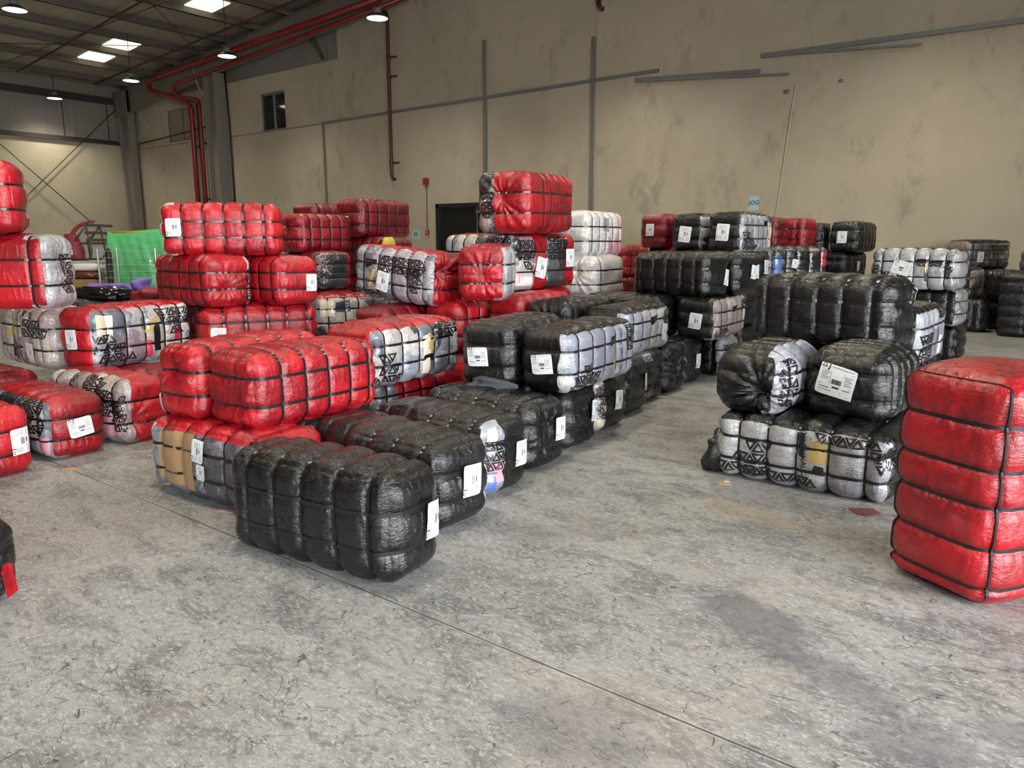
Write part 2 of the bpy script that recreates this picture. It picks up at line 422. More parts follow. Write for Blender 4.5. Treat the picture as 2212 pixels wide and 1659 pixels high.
FLOOR_M = floor_material()
WALL_M = wall_material('beige_painted_blockwork', (0.43, 0.368, 0.275), 0.42)
WALL2_M = wall_material('beige_painted_blockwork_side', (0.50, 0.44, 0.32), 0.25)
CLAD_M = sheet_material('grey_cladding_sheet', (0.24, 0.21, 0.18), 1, 1.2)
CLADB_M = sheet_material('grey_cladding_sheet_gable', (0.22, 0.20, 0.185), 0, 1.1)
ROOF_M = sheet_material('roof_sheet', (0.36, 0.32, 0.27), 1, 0.5)
STEEL = plain('brown_painted_steel', (0.14, 0.118, 0.095), 0.55, var=0.15)
DKSTEEL = plain('dark_steel', (0.035, 0.03, 0.028), 0.5)
COLSTEEL = plain('taupe_column_paint', (0.20, 0.175, 0.145), 0.6, var=0.15)
GALV = plain('galvanised_conduit', (0.20, 0.195, 0.185), 0.5, metal=0.3)
PIPE = plain('red_pipe_paint', (0.20, 0.010, 0.012), 0.35)
PIPED = plain('dark_red_pipe_paint', (0.075, 0.010, 0.010), 0.45)
BLACKM = plain('black_cable', (0.010, 0.010, 0.010), 0.5)
WHITEC = plain('white_cable', (0.55, 0.52, 0.47), 0.5)
DOORM = plain('black_door_paint', (0.008, 0.008, 0.008), 0.35)
DOORF = plain('black_door_frame', (0.016, 0.016, 0.016), 0.35)
ALU = plain('grey_aluminium', (0.22, 0.23, 0.24), 0.4, metal=0.5)
GLASSD = plain('dark_glass', (0.02, 0.022, 0.02), 0.06)
SKYL = plain('translucent_skylight', (0.8, 0.78, 0.6), 0.6, emis=(1.0, 0.93, 0.70), estr=1.6)
LAMPE = plain('lamp_diffuser', (0.9, 0.9, 0.9), 0.4, emis=(1.0, 0.97, 0.92), estr=9.0)
PALEBLUE = plain('pale_blue_paper', (0.36, 0.50, 0.56), 0.7)
SIGNINK = plain('sign_ink', (0.02, 0.05, 0.07), 0.6)
# ------------------------------------------------------------------ room shell
def rects_wall(name, plane, c0, c1, rects, mat):
    """wall made of rectangles (a0,a1,z0,z1) between two planes; plane 'y' or 'x'"""
    mb = MB()
    for a0, a1, z0, z1 in rects:
        if plane == 'y': mb.box(a0, a1, c0, c1, z0, z1)
        else: mb.box(c0, c1, a0, a1, z0, z1)
    return tag(mb.build(name, mat), kind='structure')
def roof_z(x): return 8.70 + 0.085 * (min(x, -12 - x if x > -6 else x) + 37.4)
WY = 18.5; WX = -37.44
mb = MB(); mb.box(-38.2, 26, -24, 19.2, -0.3, 0.0); tag(mb.build('floor', FLOOR_M), kind='structure')
# gable wall with door and window openings
rz = lambda x: roof_z(x) + 0.1
back = MB()
def bq(x0, x1, z0, z1): back.box(x0, x1, WY, WY + 0.3, z0, z1)
bq(-38.0, -33.72, 0, 7.9); bq(-33.72, -31.25, 0, 5.95); bq(-33.72, -31.25, 7.32, 7.9); bq(-31.25, -26.66, 0, 7.9)
bq(-26.66, -25.05, 0, 5.84); bq(-26.66, -25.05, 7.24, 7.9); bq(-25.05, -21.92, 0, 7.9)
def slab(x0, x1, z0):
    za, zb = rz(x0), rz(x1)
    back.add([(x0,WY,z0),(x1,WY,z0),(x1,WY+.3,z0),(x0,WY+.3,z0),(x0,WY,za),(x1,WY,zb),(x1,WY+.3,zb),(x0,WY+.3,za)],
             [(0,3,2,1),(4,5,6,7),(0,1,5,4),(1,2,6,5),(2,3,7,6),(3,0,4,7)])
slab(-21.92, -17.33, 0); slab(-17.33, -14.0, 2.8); slab(-14.0, -6, 0); slab(-6, 7.3, 0)
tag(back.build('wall_back', WALL_M), kind='structure')
mb = MB()
za, zb = rz(-38), rz(-21.92)
mb.add([(-38,WY+.1,7.9),(-21.92,WY+.1,7.9),(-21.92,WY+.2,7.9),(-38,WY+.2,7.9),(-38,WY+.1,za),(-21.92,WY+.1,zb),(-21.92,WY+.2,zb),(-38,WY+.2,za)],
       [(0,3,2,1),(4,5,6,7),(0,1,5,4),(1,2,6,5),(2,3,7,6),(3,0,4,7)])
tag(mb.build('wall_back_cladding', CLADB_M), kind='structure')
rects_wall('wall_left', 'x', WX - .3, WX, [(-11, 19, 0, 6.08)], WALL2_M)
rects_wall('wall_left_cladding', 'x', WX - .2, WX - .1, [(-11, 19, 6.08, 8.75)], CLAD_M)
rects_wall('wall_right', 'x', 7.0, 7.3, [(5.5, 19, 0, 9.9), (-10.4, 5.5, 5.4, 9.9), (-11, -10.4, 0, 9.9)], WALL2_M)
rects_wall('wall_front', 'y', -11.0, -10.7, [(-38, 7.3, 0, 11.5)], WALL2_M)
mb = MB()
mb.add([(-38,-11,roof_z(-38)),(-6,-11,roof_z(-6)),(7.3,-11,roof_z(7.3)),(-38,19,roof_z(-38)),(-6,19,roof_z(-6)),(7.3,19,roof_z(7.3)),
        (-38,-11,roof_z(-38)+.1),(-6,-11,roof_z(-6)+.1),(7.3,-11,roof_z(7.3)+.1),(-38,19,roof_z(-38)+.1),(-6,19,roof_z(-6)+.1),(7.3,19,roof_z(7.3)+.1)],
       [(0,3,4,1),(1,4,5,2),(6,7,10,9),(7,8,11,10),(0,1,7,6),(1,2,8,7),(3,9,10,4),(4,10,11,5),(0,6,9,3),(2,5,11,8)])
tag(mb.build('ceiling', ROOF_M), kind='structure')
# purlins
for x in (-36.1, -34.0, -31.9, -30.1, -28.1, -26.1, -24.1, -22.1, -20.1, -18.1):
    mb = MB(); zt = roof_z(x)
    mb.box(x - .04, x + .04, -10.7, WY + .1, zt - .24, zt - .002)
    mb.box(x - .04, x + .10, -10.7, WY + .1, zt - .24, zt - .222)
    tag(mb.build('roof_beam', STEEL), kind='structure')
# tapered rafter of the gable frame
mb = MB()
prof = [(-37.3, 7.35), (-36.0, 7.50), (-29.1, 8.30), (-21.9, 8.80), (-14, 9.5), (-6, 10.2)]
def rq(xa, za0, za1, xb, zb0, zb1, y0, y1):
    mb.add([(xa,y0,za0),(xb,y0,zb0),(xb,y1,zb0),(xa,y1,za0),(xa,y0,za1),(xb,y0,zb1),(xb,y1,zb1),(xa,y1,za1)],
           [(0,3,2,1),(4,5,6,7),(0,1,5,4),(1,2,6,5),(2,3,7,6),(3,0,4,7)])
for (xa, z1), (xb, z2) in zip(prof, prof[1:]):
    rq(xa, z1, roof_z(xa) - .26, xb, z2, roof_z(xb) - .26, 18.18, 18.21)
    rq(xa, z1 - .02, z1, xb, z2 - .02, z2, 18.10, 18.28)
    rq(xa, roof_z(xa) - .28, roof_z(xa) - .255, xb, roof_z(xb) - .28, roof_z(xb) - .255, 18.08, 18.31)
tag(mb.build('rafter_beam', COLSTEEL), kind='structure')
# corner column, tapered towards its foot
mb = MB()
def taper(xl0, xl1, xr, z1, y0, y1):
    mb.add([(xl0,y0,0),(xr,y0,0),(xr,y1,0),(xl0,y1,0),(xl1,y0,z1),(xr,y0,z1),(xr,y1,z1),(xl1,y1,z1)],
           [(0,3,2,1),(4,5,6,7),(0,1,5,4),(1,2,6,5),(2,3,7,6),(3,0,4,7)])
taper(-36.62, -37.32, -36.28, 8.45, 18.18, 18.22)
taper(-36.30, -36.30, -36.26, 7.5, 18.03, 18.37)
mb.add([(-36.64,18.03,0),(-36.60,18.03,0),(-36.60,18.37,0),(-36.64,18.37,0),(-37.34,18.03,8.45),(-37.30,18.03,8.45),(-37.30,18.37,8.45),(-37.34,18.37,8.45)],
       [(0,3,2,1),(4,5,6,7),(0,1,5,4),(1,2,6,5),(2,3,7,6),(3,0,4,7)])
mb.box(-37.42, -36.2, 18.0, 18.03, 7.30, 8.42)
tag(mb.build('corner_column', COLSTEEL), kind='structure')
mb = MB()
mb.box(-29.72, -29.68, 18.0, 18.5, 0, 8.25); mb.box(-29.0, -28.96, 18.0, 18.5, 0, 8.3); mb.box(-29.68, -29.0, 18.23, 18.27, 0, 8.25)
tag(mb.build('gable_column', COLSTEEL), kind='structure')
mb = MB(); mb.box(WX, WX + .16, -10.7, 18.1, 6.06, 6.14); mb.box(WX, WX + .05, -10.7, 18.1, 6.14, 6.26)
tag(mb.build('trim_1', DKSTEEL), kind='structure')
mb = MB(); mb.box(WX, WX + .12, -10.7, 18.1, 7.88, 7.93); mb.box(WX + .04, WX + .07, -10.7, 18.1, 7.93, 8.13); mb.box(WX, WX + .12, -10.7, 18.1, 8.13, 8.18)
tag(mb.build('eave_beam', DKSTEEL), kind='structure')
for y in (15.75, 17.7):
    mb = MB(); mb.box(WX - .10, WX - .07, y, y + .03, 6.2, 7.9); tag(mb.build('trim_2', DKSTEEL), kind='structure')
mb = MB(); mb.box(-36.2, -29.75, WY - .012, WY, 5.83, 5.86); mb.box(-28.9, -22.86, WY - .012, WY, 5.80, 5.83)  # thin dark strip drawn as the shadow line along the slight wall ledge
tag(mb.build('ledge_shadow_strip', STEEL), kind='structure')
for x_, z_, k_ in ((-6.15, 5.02, .07), (-4.95, 5.12, .05)):  # small irregular dark chips on the wall face
    mb = MB(); V_ = [(x_ + k_*math.cos(a)*(1+.3*math.sin(3*a+k_*90)), z_ + k_*math.sin(a)*(1+.25*math.cos(2*a))) for a in [2*PI*i/11 for i in range(11)]]
    mb.add([(a, WY-.001, b_) for a, b_ in V_] + [(a, WY-.006, b_) for a, b_ in V_], [tuple(range(11)), tuple(range(21, 10, -1))] + [(i, 11+i, 11+(i+1) % 11, (i+1) % 11) for i in range(11)])
    tag(mb.build('wall_chip', STEEL), kind='structure')
# skylights
for i, (x0, x1, y0) in enumerate([(-31.85, -30.85, 15.1), (-33.9, -32.9, 15.05), (-26.05, -24.9, 15.3)]):
    mb = MB()
    for xa, xb in ((x0, x1),):
        za, zb = roof_z(xa) - .03, roof_z(xb) - .03
        mb.add([(xa,y0,za),(xb,y0,zb),(xb,y0+1.05,zb),(xa,y0+1.05,za),(xa,y0,za+.03),(xb,y0,zb+.03),(xb,y0+1.05,zb+.03),(xa,y0+1.05,za+.03)],
               [(0,3,2,1),(4,5,6,7),(0,1,5,4),(1,2,6,5),(2,3,7,6),(3,0,4,7)])
    tag(mb.build('window_%d' % (i + 3), SKYL), kind='structure')
# glazed window with a sliding sash
w1 = empty('window_1', (-25.85, WY + .1, 5.84)); tag(w1, kind='structure')
def wbox(name, mat, par, boxes):
    mb = MB()
    for b_ in boxes: mb.box(*b_)
    return mb.build(name, mat, par)
wbox('window_frame', ALU, w1, [(-.81,-.74,0,.08,0,1.40),(.74,.80,0,.08,0,1.40),(-.81,.80,0,.08,1.33,1.40),(-.81,.80,0,.08,0,.06),(-.06,.02,0,.06,.06,1.33)])
wbox('window_pane', GLASSD, w1, [(-.74,-.06,.03,.04,.06,1.33)])
wbox('window_pane', GLASSD, w1, [(.02,.74,.05,.06,.06,1.33)])
w2 = empty('window_2', (-32.48, WY + .1, 5.95)); tag(w2, kind='structure')
wbox('window_board', plain('window_board_paint', (0.25, 0.20, 0.145), 0.8), w2, [(-1.24,-.03,.03,.06,0,1.37),(.0,1.23,.03,.06,0,1.37)])
wbox('window_frame', STEEL, w2, [(-1.24,-1.19,0,.05,0,1.37),(-.04,.01,0,.05,0,1.37),(-1.24,1.23,0,.05,0,.05),(1.18,1.23,0,.05,0,1.37)])
# double door, black
dr = empty('door_1', (-15.66, WY, 0)); tag(dr, kind='structure')
wbox('door_frame', DOORF, dr, [(-1.67,-1.55,-.03,.25,0,2.80),(1.55,1.66,-.03,.25,0,2.80),(-1.67,1.66,-.03,.25,2.68,2.80)])
wbox('door_leaf', DOORM, dr, [(-1.55,-.01,.10,.16,0,2.68),(-1.20,-.35,.09,.10,1.1,2.30)])
wbox('door_leaf', DOORM, dr, [(.01,1.55,.10,.16,0,2.68),(.30,1.25,.09,.10,1.1,2.30)])
wbox('door_closer', plain('door_closer_grey', (.10,.10,.10), .5), dr, [(-.02,.28,.04,.10,2.48,2.56)])

# ------------------------------------------------------------------ services on walls and roof
def pipe(name, mat, pts, r, label, cat, n=12, group=None):
    mb = MB(); mb.tube(pts, r, n)
    c = pts[0]
    return tag(mb.build(name, mat, smooth=True, loc=c), label, cat, group)
# two fire mains that follow the rafter and drop beside the column
def P(*a): return Vector(a)
main = MB()
pa = [P(-19.0,17.85,9.85-.65), P(-33.2,17.85,8.56)]
el = arc((-33.2,17.85,8.56), (-33.85,17.85,8.50), (-33.75,17.85,8.25), 6)[1:]
el2 = arc((-33.75,17.85,8.25), (-33.7,17.86,8.08), (-33.3,17.9,8.0), 5)[1:]
dn = [P(-32.2,18.0,7.68)] + arc((-31.65,18.2,7.50), (-31.25,18.3,7.40), (-31.25,18.3,7.05), 6)
fm = empty('fire_main', (-31.25, 18.3, 0), label='thick red fire main along the rafter and down left of the steel column', cat='pipe', group='red fire pipes')
main.tube(pa + el + el2 + dn + [P(-31.25,18.3,0.0)], 0.105, 14)
main.build('pipe', PIPE, fm, smooth=True, loc=(0,0,0)).location = (31.25, -18.3, 0)
mb = MB()
for q, a in ((P(-33.1,17.85,8.57), (1,0,.09)), (P(-31.25,18.3,7.0), (0,0,1))):
    a = Vector(a).normalized(); mb.tube([q - a*.07, q + a*.07], 0.135, 14)
mb.build('coupling', PIPE, fm, smooth=False).location = (31.25, -18.3, 0)
for z in (3.2, 5.55):
    mb = MB(); mb.box(-31.27, -30.85, 18.28, 18.5, z, z + .06); mb.build('bracket', BLACKM, fm).location = (31.25, -18.3, 0)
fm2 = empty('fire_main', (-30.6, 18.3, 0), label='thinner red fire main beside the thick one, close to the steel column', cat='pipe', group='red fire pipes')
mb = MB()
mb.tube([P(-18.0,17.95,9.05), P(-31.5,17.95,8.15)] + arc((-31.5,17.95,8.15), (-31.95,17.95,8.1), (-31.9,17.95,7.9), 5)[1:] + arc((-31.9,17.95,7.85), (-31.8,18.0,7.62), (-31.2,18.2,7.55), 5)[1:] + arc((-30.9,18.28,7.5), (-30.6,18.3,7.46), (-30.6,18.3,7.2), 5) + [P(-30.6,18.3,0)], 0.075, 12)
mb.build('pipe', PIPE, fm2, smooth=True).location = (30.6, -18.3, 0)
for z in (3.35, 5.65):
    mb = MB(); mb.box(-30.62, -30.25, 18.28, 18.5, z, z + .06); mb.build('bracket', BLACKM, fm2).location = (30.6, -18.3, 0)
pipe('drain_pipe', PIPED, [P(-32.6,17.98,7.70), P(-31.3,18.2,7.52), P(-30.95,18.38,7.35), P(-30.92,18.4,0)], 0.03, 'thin dark red pipe running down between the two fire mains', 'pipe', 8)
hp = empty('hydrant_pipe', (-19.2, 18.35, 3.65), label='red standpipe hanging down the wall beside the high bay lamp', cat='pipe', group='red fire pipes')
mb = MB()
mb.tube([P(-19.75,18.2,8.98), P(-19.4,18.3,8.97)] + arc((-19.4,18.3,8.97), (-19.2,18.35,8.96), (-19.2,18.35,8.75), 5)[1:] + [P(-19.2,18.35,3.85)] + arc((-19.2,18.35,3.85), (-19.2,18.35,3.66), (-18.98,18.28,3.66), 5)[1:], 0.055, 12)
mb.build('pipe', PIPED, hp, smooth=True).location = (19.2, -18.35, -3.65)
for z in (7.55, 6.95, 4.2):
    mb = MB(); mb.tube([P(-19.2,18.35,z), P(-18.9,18.42,z)], .03, 8); mb.lathe([(.0,-.06),(.075,-.06),(.075,.06),(0,.06)], (-19.2,18.35,z), 12)
    mb.build('valve', PIPED, hp).location = (19.2, -18.35, -3.65)
pipe('pipe_stub', PIPED, [P(-11.2,18.38,9.6), P(-11.2,18.38,7.75), P(-11.05,18.34,7.62)], 0.06, 'short end of dark red pipe above the galvanised upright, at the picture top', 'pipe', group='red fire pipes')
for ya, yb, lab in ((13.6, 13.75, 'dark red sprinkler pipe crossing under the roof beams, passing behind the big lamp'), (16.65, 17.5, 'dark red sprinkler pipe under the roof beams nearer the gable rafter')):
    pipe('sprinkler_pipe', PIPED, [P(-36.2, ya, roof_z(-36.2) - .33), P(-18.0, yb, roof_z(-18) - .33)], 0.035, lab, 'pipe', 8, 'sprinkler pipes')
for a, b_, lab in ((P(-34.9,9.5,8.66),P(-28,17.9,9.05),'thin steel rod bracing the roof diagonally above the two skylights'), (P(-36.6,12.5,8.4),P(-24.5,14.1,9.3),'thin steel tie rod crossing the purlins near the corner'), (P(-24.2,12.5,9.4),P(-29.5,17.9,8.9),'thin steel rod bracing the roof towards the gable column')):
    pipe('bracing_rod', DKSTEEL, [a, b_], 0.014, lab, 'rod', 6, 'roof bracing rods')
for a, b_, lab in ((P(WX+.15,18.15,7.8),P(WX+.15,11.0,0.75),'steel bracing rod rising across the beige side wall towards the corner column'),
                   (P(WX+.22,11.0,7.55),P(WX+.22,17.9,1.05),'steel bracing rod falling across the beige side wall towards the corner column')):
    pipe('bracing_rod', DKSTEEL, [a, b_], 0.02, lab, 'rod', 6, 'wall bracing rods')
# galvanised strips
def strip(a, b_, w, d, label, mat=GALV):
    mb = MB(); mb.beam(a, b_, d, w, (0, 0, 1) if abs(b_[2]-a[2]) < abs(b_[0]-a[0]) else (1, 0, 0))
    return tag(mb.build('wall_channel', mat, loc=a), label, 'channel', 'galvanised wall channels')
strip(P(-22.9,18.47,5.83), P(-9.43,18.47,5.91), .085, .06, 'long level galvanised channel running along the wall past the standpipe')
strip(P(-22.82,18.47,5.84), P(-22.82,18.47,1.0), .075, .06, 'upright galvanised channel at the start of the long level one')
strip(P(-15.2,18.45,7.49), P(-15.2,18.45,1.0), .10, .05, 'upright galvanised channel above the black door and the tall red stack')
strip(P(-11.38,18.45,7.01), P(-11.38,18.45,1.0), .10, .05, 'upright galvanised channel above the clear pink and white bale')
strip(P(-10.1,18.46,5.76), P(-6.78,18.46,5.55), .09, .07, 'slightly fallen channel in two laps at the middle of the wall, its upper piece')
strip(P(-9.9,18.38,5.70), P(-6.07,18.38,5.39), .05, .04, 'thin loose channel hanging just below the fallen one')
strip(P(-6.75,18.46,5.88), P(1.5,18.46,5.79), .10, .07, 'long level galvanised channel high on the wall above the stained area')
strip(P(-6.3,18.38,5.84), P(-3.36,18.38,5.63), .05, .04, 'thin channel sagging under the long one above the stained wall')
pipe('wall_cable', WHITEC, [P(-5.92,18.47,5.18), P(-5.98,18.46,4.6), P(-6.05,18.46,3.8), P(-6.14,18.46,2.8), P(-6.16,18.46,2.5), P(-6.25,18.46,1.9)], 0.010, 'thin pale cable hanging down the stained wall beside the small notice', 'cable', 6)
pipe('wall_cable', WHITEC, [P(-11.34,18.47,9.5), P(-11.28,18.47,7.0), P(-11.22,18.47,5.0), P(-11.30,18.47,2.0)], 0.008, 'thin pale cable running down along the upright above the pink and white bale', 'cable', 6)
pipe('wall_cable', BLACKM, [P(-28.75,18.42,8.3), P(-28.72,18.45,6.0), P(-28.7,18.45,1.0)], 0.035, 'thick black cable running down beside the gable column', 'cable', 8)
pipe('wall_cable', WHITEC, [P(-35.6,18.2,8.3), P(-35.75,18.25,7.9), P(-35.6,18.3,7.2), P(-35.35,18.4,6.9), P(-35.2,18.42,6.75)], 0.022, 'white cable looping from the rafter beside the corner column', 'cable', 8)
pipe('wall_cable', WHITEC, [P(-30.4,18.0,8.7), P(-30.25,18.1,7.9), P(-29.95,18.3,7.2), P(-29.8,18.35,7.0)], 0.022, 'white cable looping from the rafter onto the gable column', 'cable', 8)
pipe('handrail', BLACKM, [P(-36.2,18.42,6.08), P(-29.8,18.42,6.38), P(-29.8,18.42,6.95)], 0.03, 'black rail crossing in front of the boarded window', 'rail', 8)
for i, dx in enumerate((0, .1, .2)):
    pipe('roof_cable', BLACKM, [P(-23.2+dx*1.5,18.2,8.9), P(-22.7+dx*.5,18.48,7.98)], 0.014, 'black cable dropping to the top of the wall', 'cable', 6, 'three black cables under the rafter')
# alarm
al = empty('fire_alarm', (-17.72, WY, 1.9), label='red fire alarm sounder and call point joined by a conduit beside the black door', cat='alarm')
mb = MB(); mb.box(-.10,.10,-.09,0,1.52,1.74); mb.build('sounder', plain('alarm_red', (.26,.02,.02), .4), al)
mb = MB(); mb.tube([(0,-.02,1.52),(0,-.02,0.06)], .016, 8); mb.build('conduit', plain('brown_conduit', (.16,.07,.05), .5), al, smooth=True)
mb = MB(); mb.box(-.07,.07,-.06,0,-.08,.07); cp = mb.build('call_point', plain('alarm_red_box', (.30,.03,.03), .4), al)
mb = MB(); mb.box(-.03,.03,-.066,-.06,-.03,.03); mb.build('call_glass', plain('call_glass_white', (.6,.5,.48), .3), cp)

# lamps
LAMPSKIN = plain('lamp_housing', (0.03, 0.03, 0.035), 0.4)
for i, (x, y, z, lab) in enumerate([(-23.39, 8.91, 7.6, 'high bay lamp hanging nearest the picture corner, largest of the five'),
                         (-16.35, 15.25, 7.6, 'high bay lamp hanging beside the red standpipe'),
                         (-23.51, 15.18, 7.6, 'high bay lamp hanging in front of the red fire mains'),
                         (-29.9, 15.14, 7.6, 'high bay lamp hanging below the two skylights near the corner column'),
                         (-36.08, 14.9, 7.6, 'high bay lamp hanging low in front of the side wall eave')]):
    L_ = empty('high_bay_lamp', (x, y, z), label=lab, cat='lamp', group='high bay lamps')
    mb = MB(); mb.lathe([(.285,0),(.30,.0),(.30,.02),(.17,.11),(.13,.12),(.0,.12)], n=32); mb.lathe([(.285,0),(.28,.01)], n=32); mb.build('lamp_shade', LAMPSKIN, L_, smooth=False)
    mb = MB(); mb.lathe([(0,.004),(.285,.004),(.285,.012),(0,.012)], n=32); mb.build('diffuser', LAMPE, L_)
    mb = MB(); mb.lathe([(.10,.12),(.115,.14),(.115,.25),(.08,.27),(0,.27)], n=20)
    for k in range(10):
        a = 2*PI*k/10; mb.box(.1*math.cos(a)-.012, .1*math.cos(a)+.012, .1*math.sin(a)-.012, .1*math.sin(a)+.012, .12, .27)
    mb.build('driver_housing', plain('lamp_driver', (.16,.16,.165), .4) if i == 0 else bpy.data.materials['lamp_driver'], L_)
    mb = MB(); mb.tube([(0,0,.27),(0,0,roof_z(x)-z-.05)], .012, 6); mb.build('hanger', BLACKM, L_)
    light('high_bay_light', 'SPOT', (x, y, z - .03), LAMP_W, LAMP_COL, spot_size=math.radians(132), spot_blend=0.9, shadow_soft_size=0.25)

# ------------------------------------------------------------------ text
_txt = {}
def text_geo(s, bold=0.0):
    """flat letter mesh: verts (n,2) with cap height 1, faces"""
    if (s, bold) in _txt: return _txt[(s, bold)]
    c = bpy.data.curves.new('t', 'FONT'); c.body = s; c.size = 1.0; c.resolution_u = 2; c.offset = bold
    o = bpy.data.objects.new('t', c); COL.objects.link(o)
    dg = bpy.context.evaluated_depsgraph_get(); dg.update()
    me = bpy.data.meshes.new_from_object(o.evaluated_get(dg))
    V = np.array([v.co[:2] for v in me.vertices]); F = [tuple(p.vertices) for p in me.polygons]
    bpy.data.objects.remove(o); bpy.data.curves.remove(c); bpy.data.meshes.remove(me)
    V = V - np.array([V[:, 0].min(), 0]); V = V / 0.7
    _txt[(s, bold)] = (V, F); return V, F

def sign(name, text, x, z, w, h, mat, label, sz):
    s_ = empty(name, (x, WY, z), label=label, cat='sign')
    mb = MB(); mb.box(-w/2, w/2, -.006, -.001, -h/2, h/2); mb.build('sheet', mat, s_)
    V, F = text_geo(text, .02); wid = V[:, 0].max()
    me = mesh_np('lettering', [((a - wid/2)*sz, -.009, (b - .5)*sz + .01) for a, b in V], F, False)
    link('lettering', me, SIGNINK, s_)
sign('bay_sign', 'BB', -18.27, 1.83, .36, .28, PALEBLUE, 'small pale blue sheet lettered BB on the wall beside the alarm', .11)
sign('bay_sign', 'JOG', -6.76, 2.52, .26, .34, PALEBLUE, 'small pale blue sheet lettered JOG on the wall above the black bales', .10)
# ------------------------------------------------------------------ bales
_lat = {}
def lattice(nx, ny, nz):
    """surface points of an integer box and its quads"""
    k = (nx, ny, nz)
    if k in _lat: return _lat[k]
    idx = -np.ones((nx+1, ny+1, nz+1), dtype=np.int64)
    I, J, K = np.meshgrid(np.arange(nx+1), np.arange(ny+1), np.arange(nz+1), indexing='ij')
    on = (I == 0) | (I == nx) | (J == 0) | (J == ny) | (K == 0) | (K == nz)
    idx[on] = np.arange(on.sum())
    pts = np.stack([I[on]/nx, J[on]/ny, K[on]/nz], 1) * 2 - 1
    qs = []; fid = []
    def face(A, flip, f):
        q = np.stack([A[:-1, :-1], A[1:, :-1], A[1:, 1:], A[:-1, 1:]], -1).reshape(-1, 4)
        if flip: q = q[:, ::-1]
        qs.append(q); fid.append(np.full(len(q), f))
    face(idx[0], True, 0); face(idx[nx], False, 1)          # -X +X
    face(idx[:, 0], False, 2); face(idx[:, ny], True, 3)    # -Y +Y
    face(idx[:, :, 0], True, 4); face(idx[:, :, nz], False, 5)
    _lat[k] = (pts, np.concatenate(qs), np.concatenate(fid)); return _lat[k]

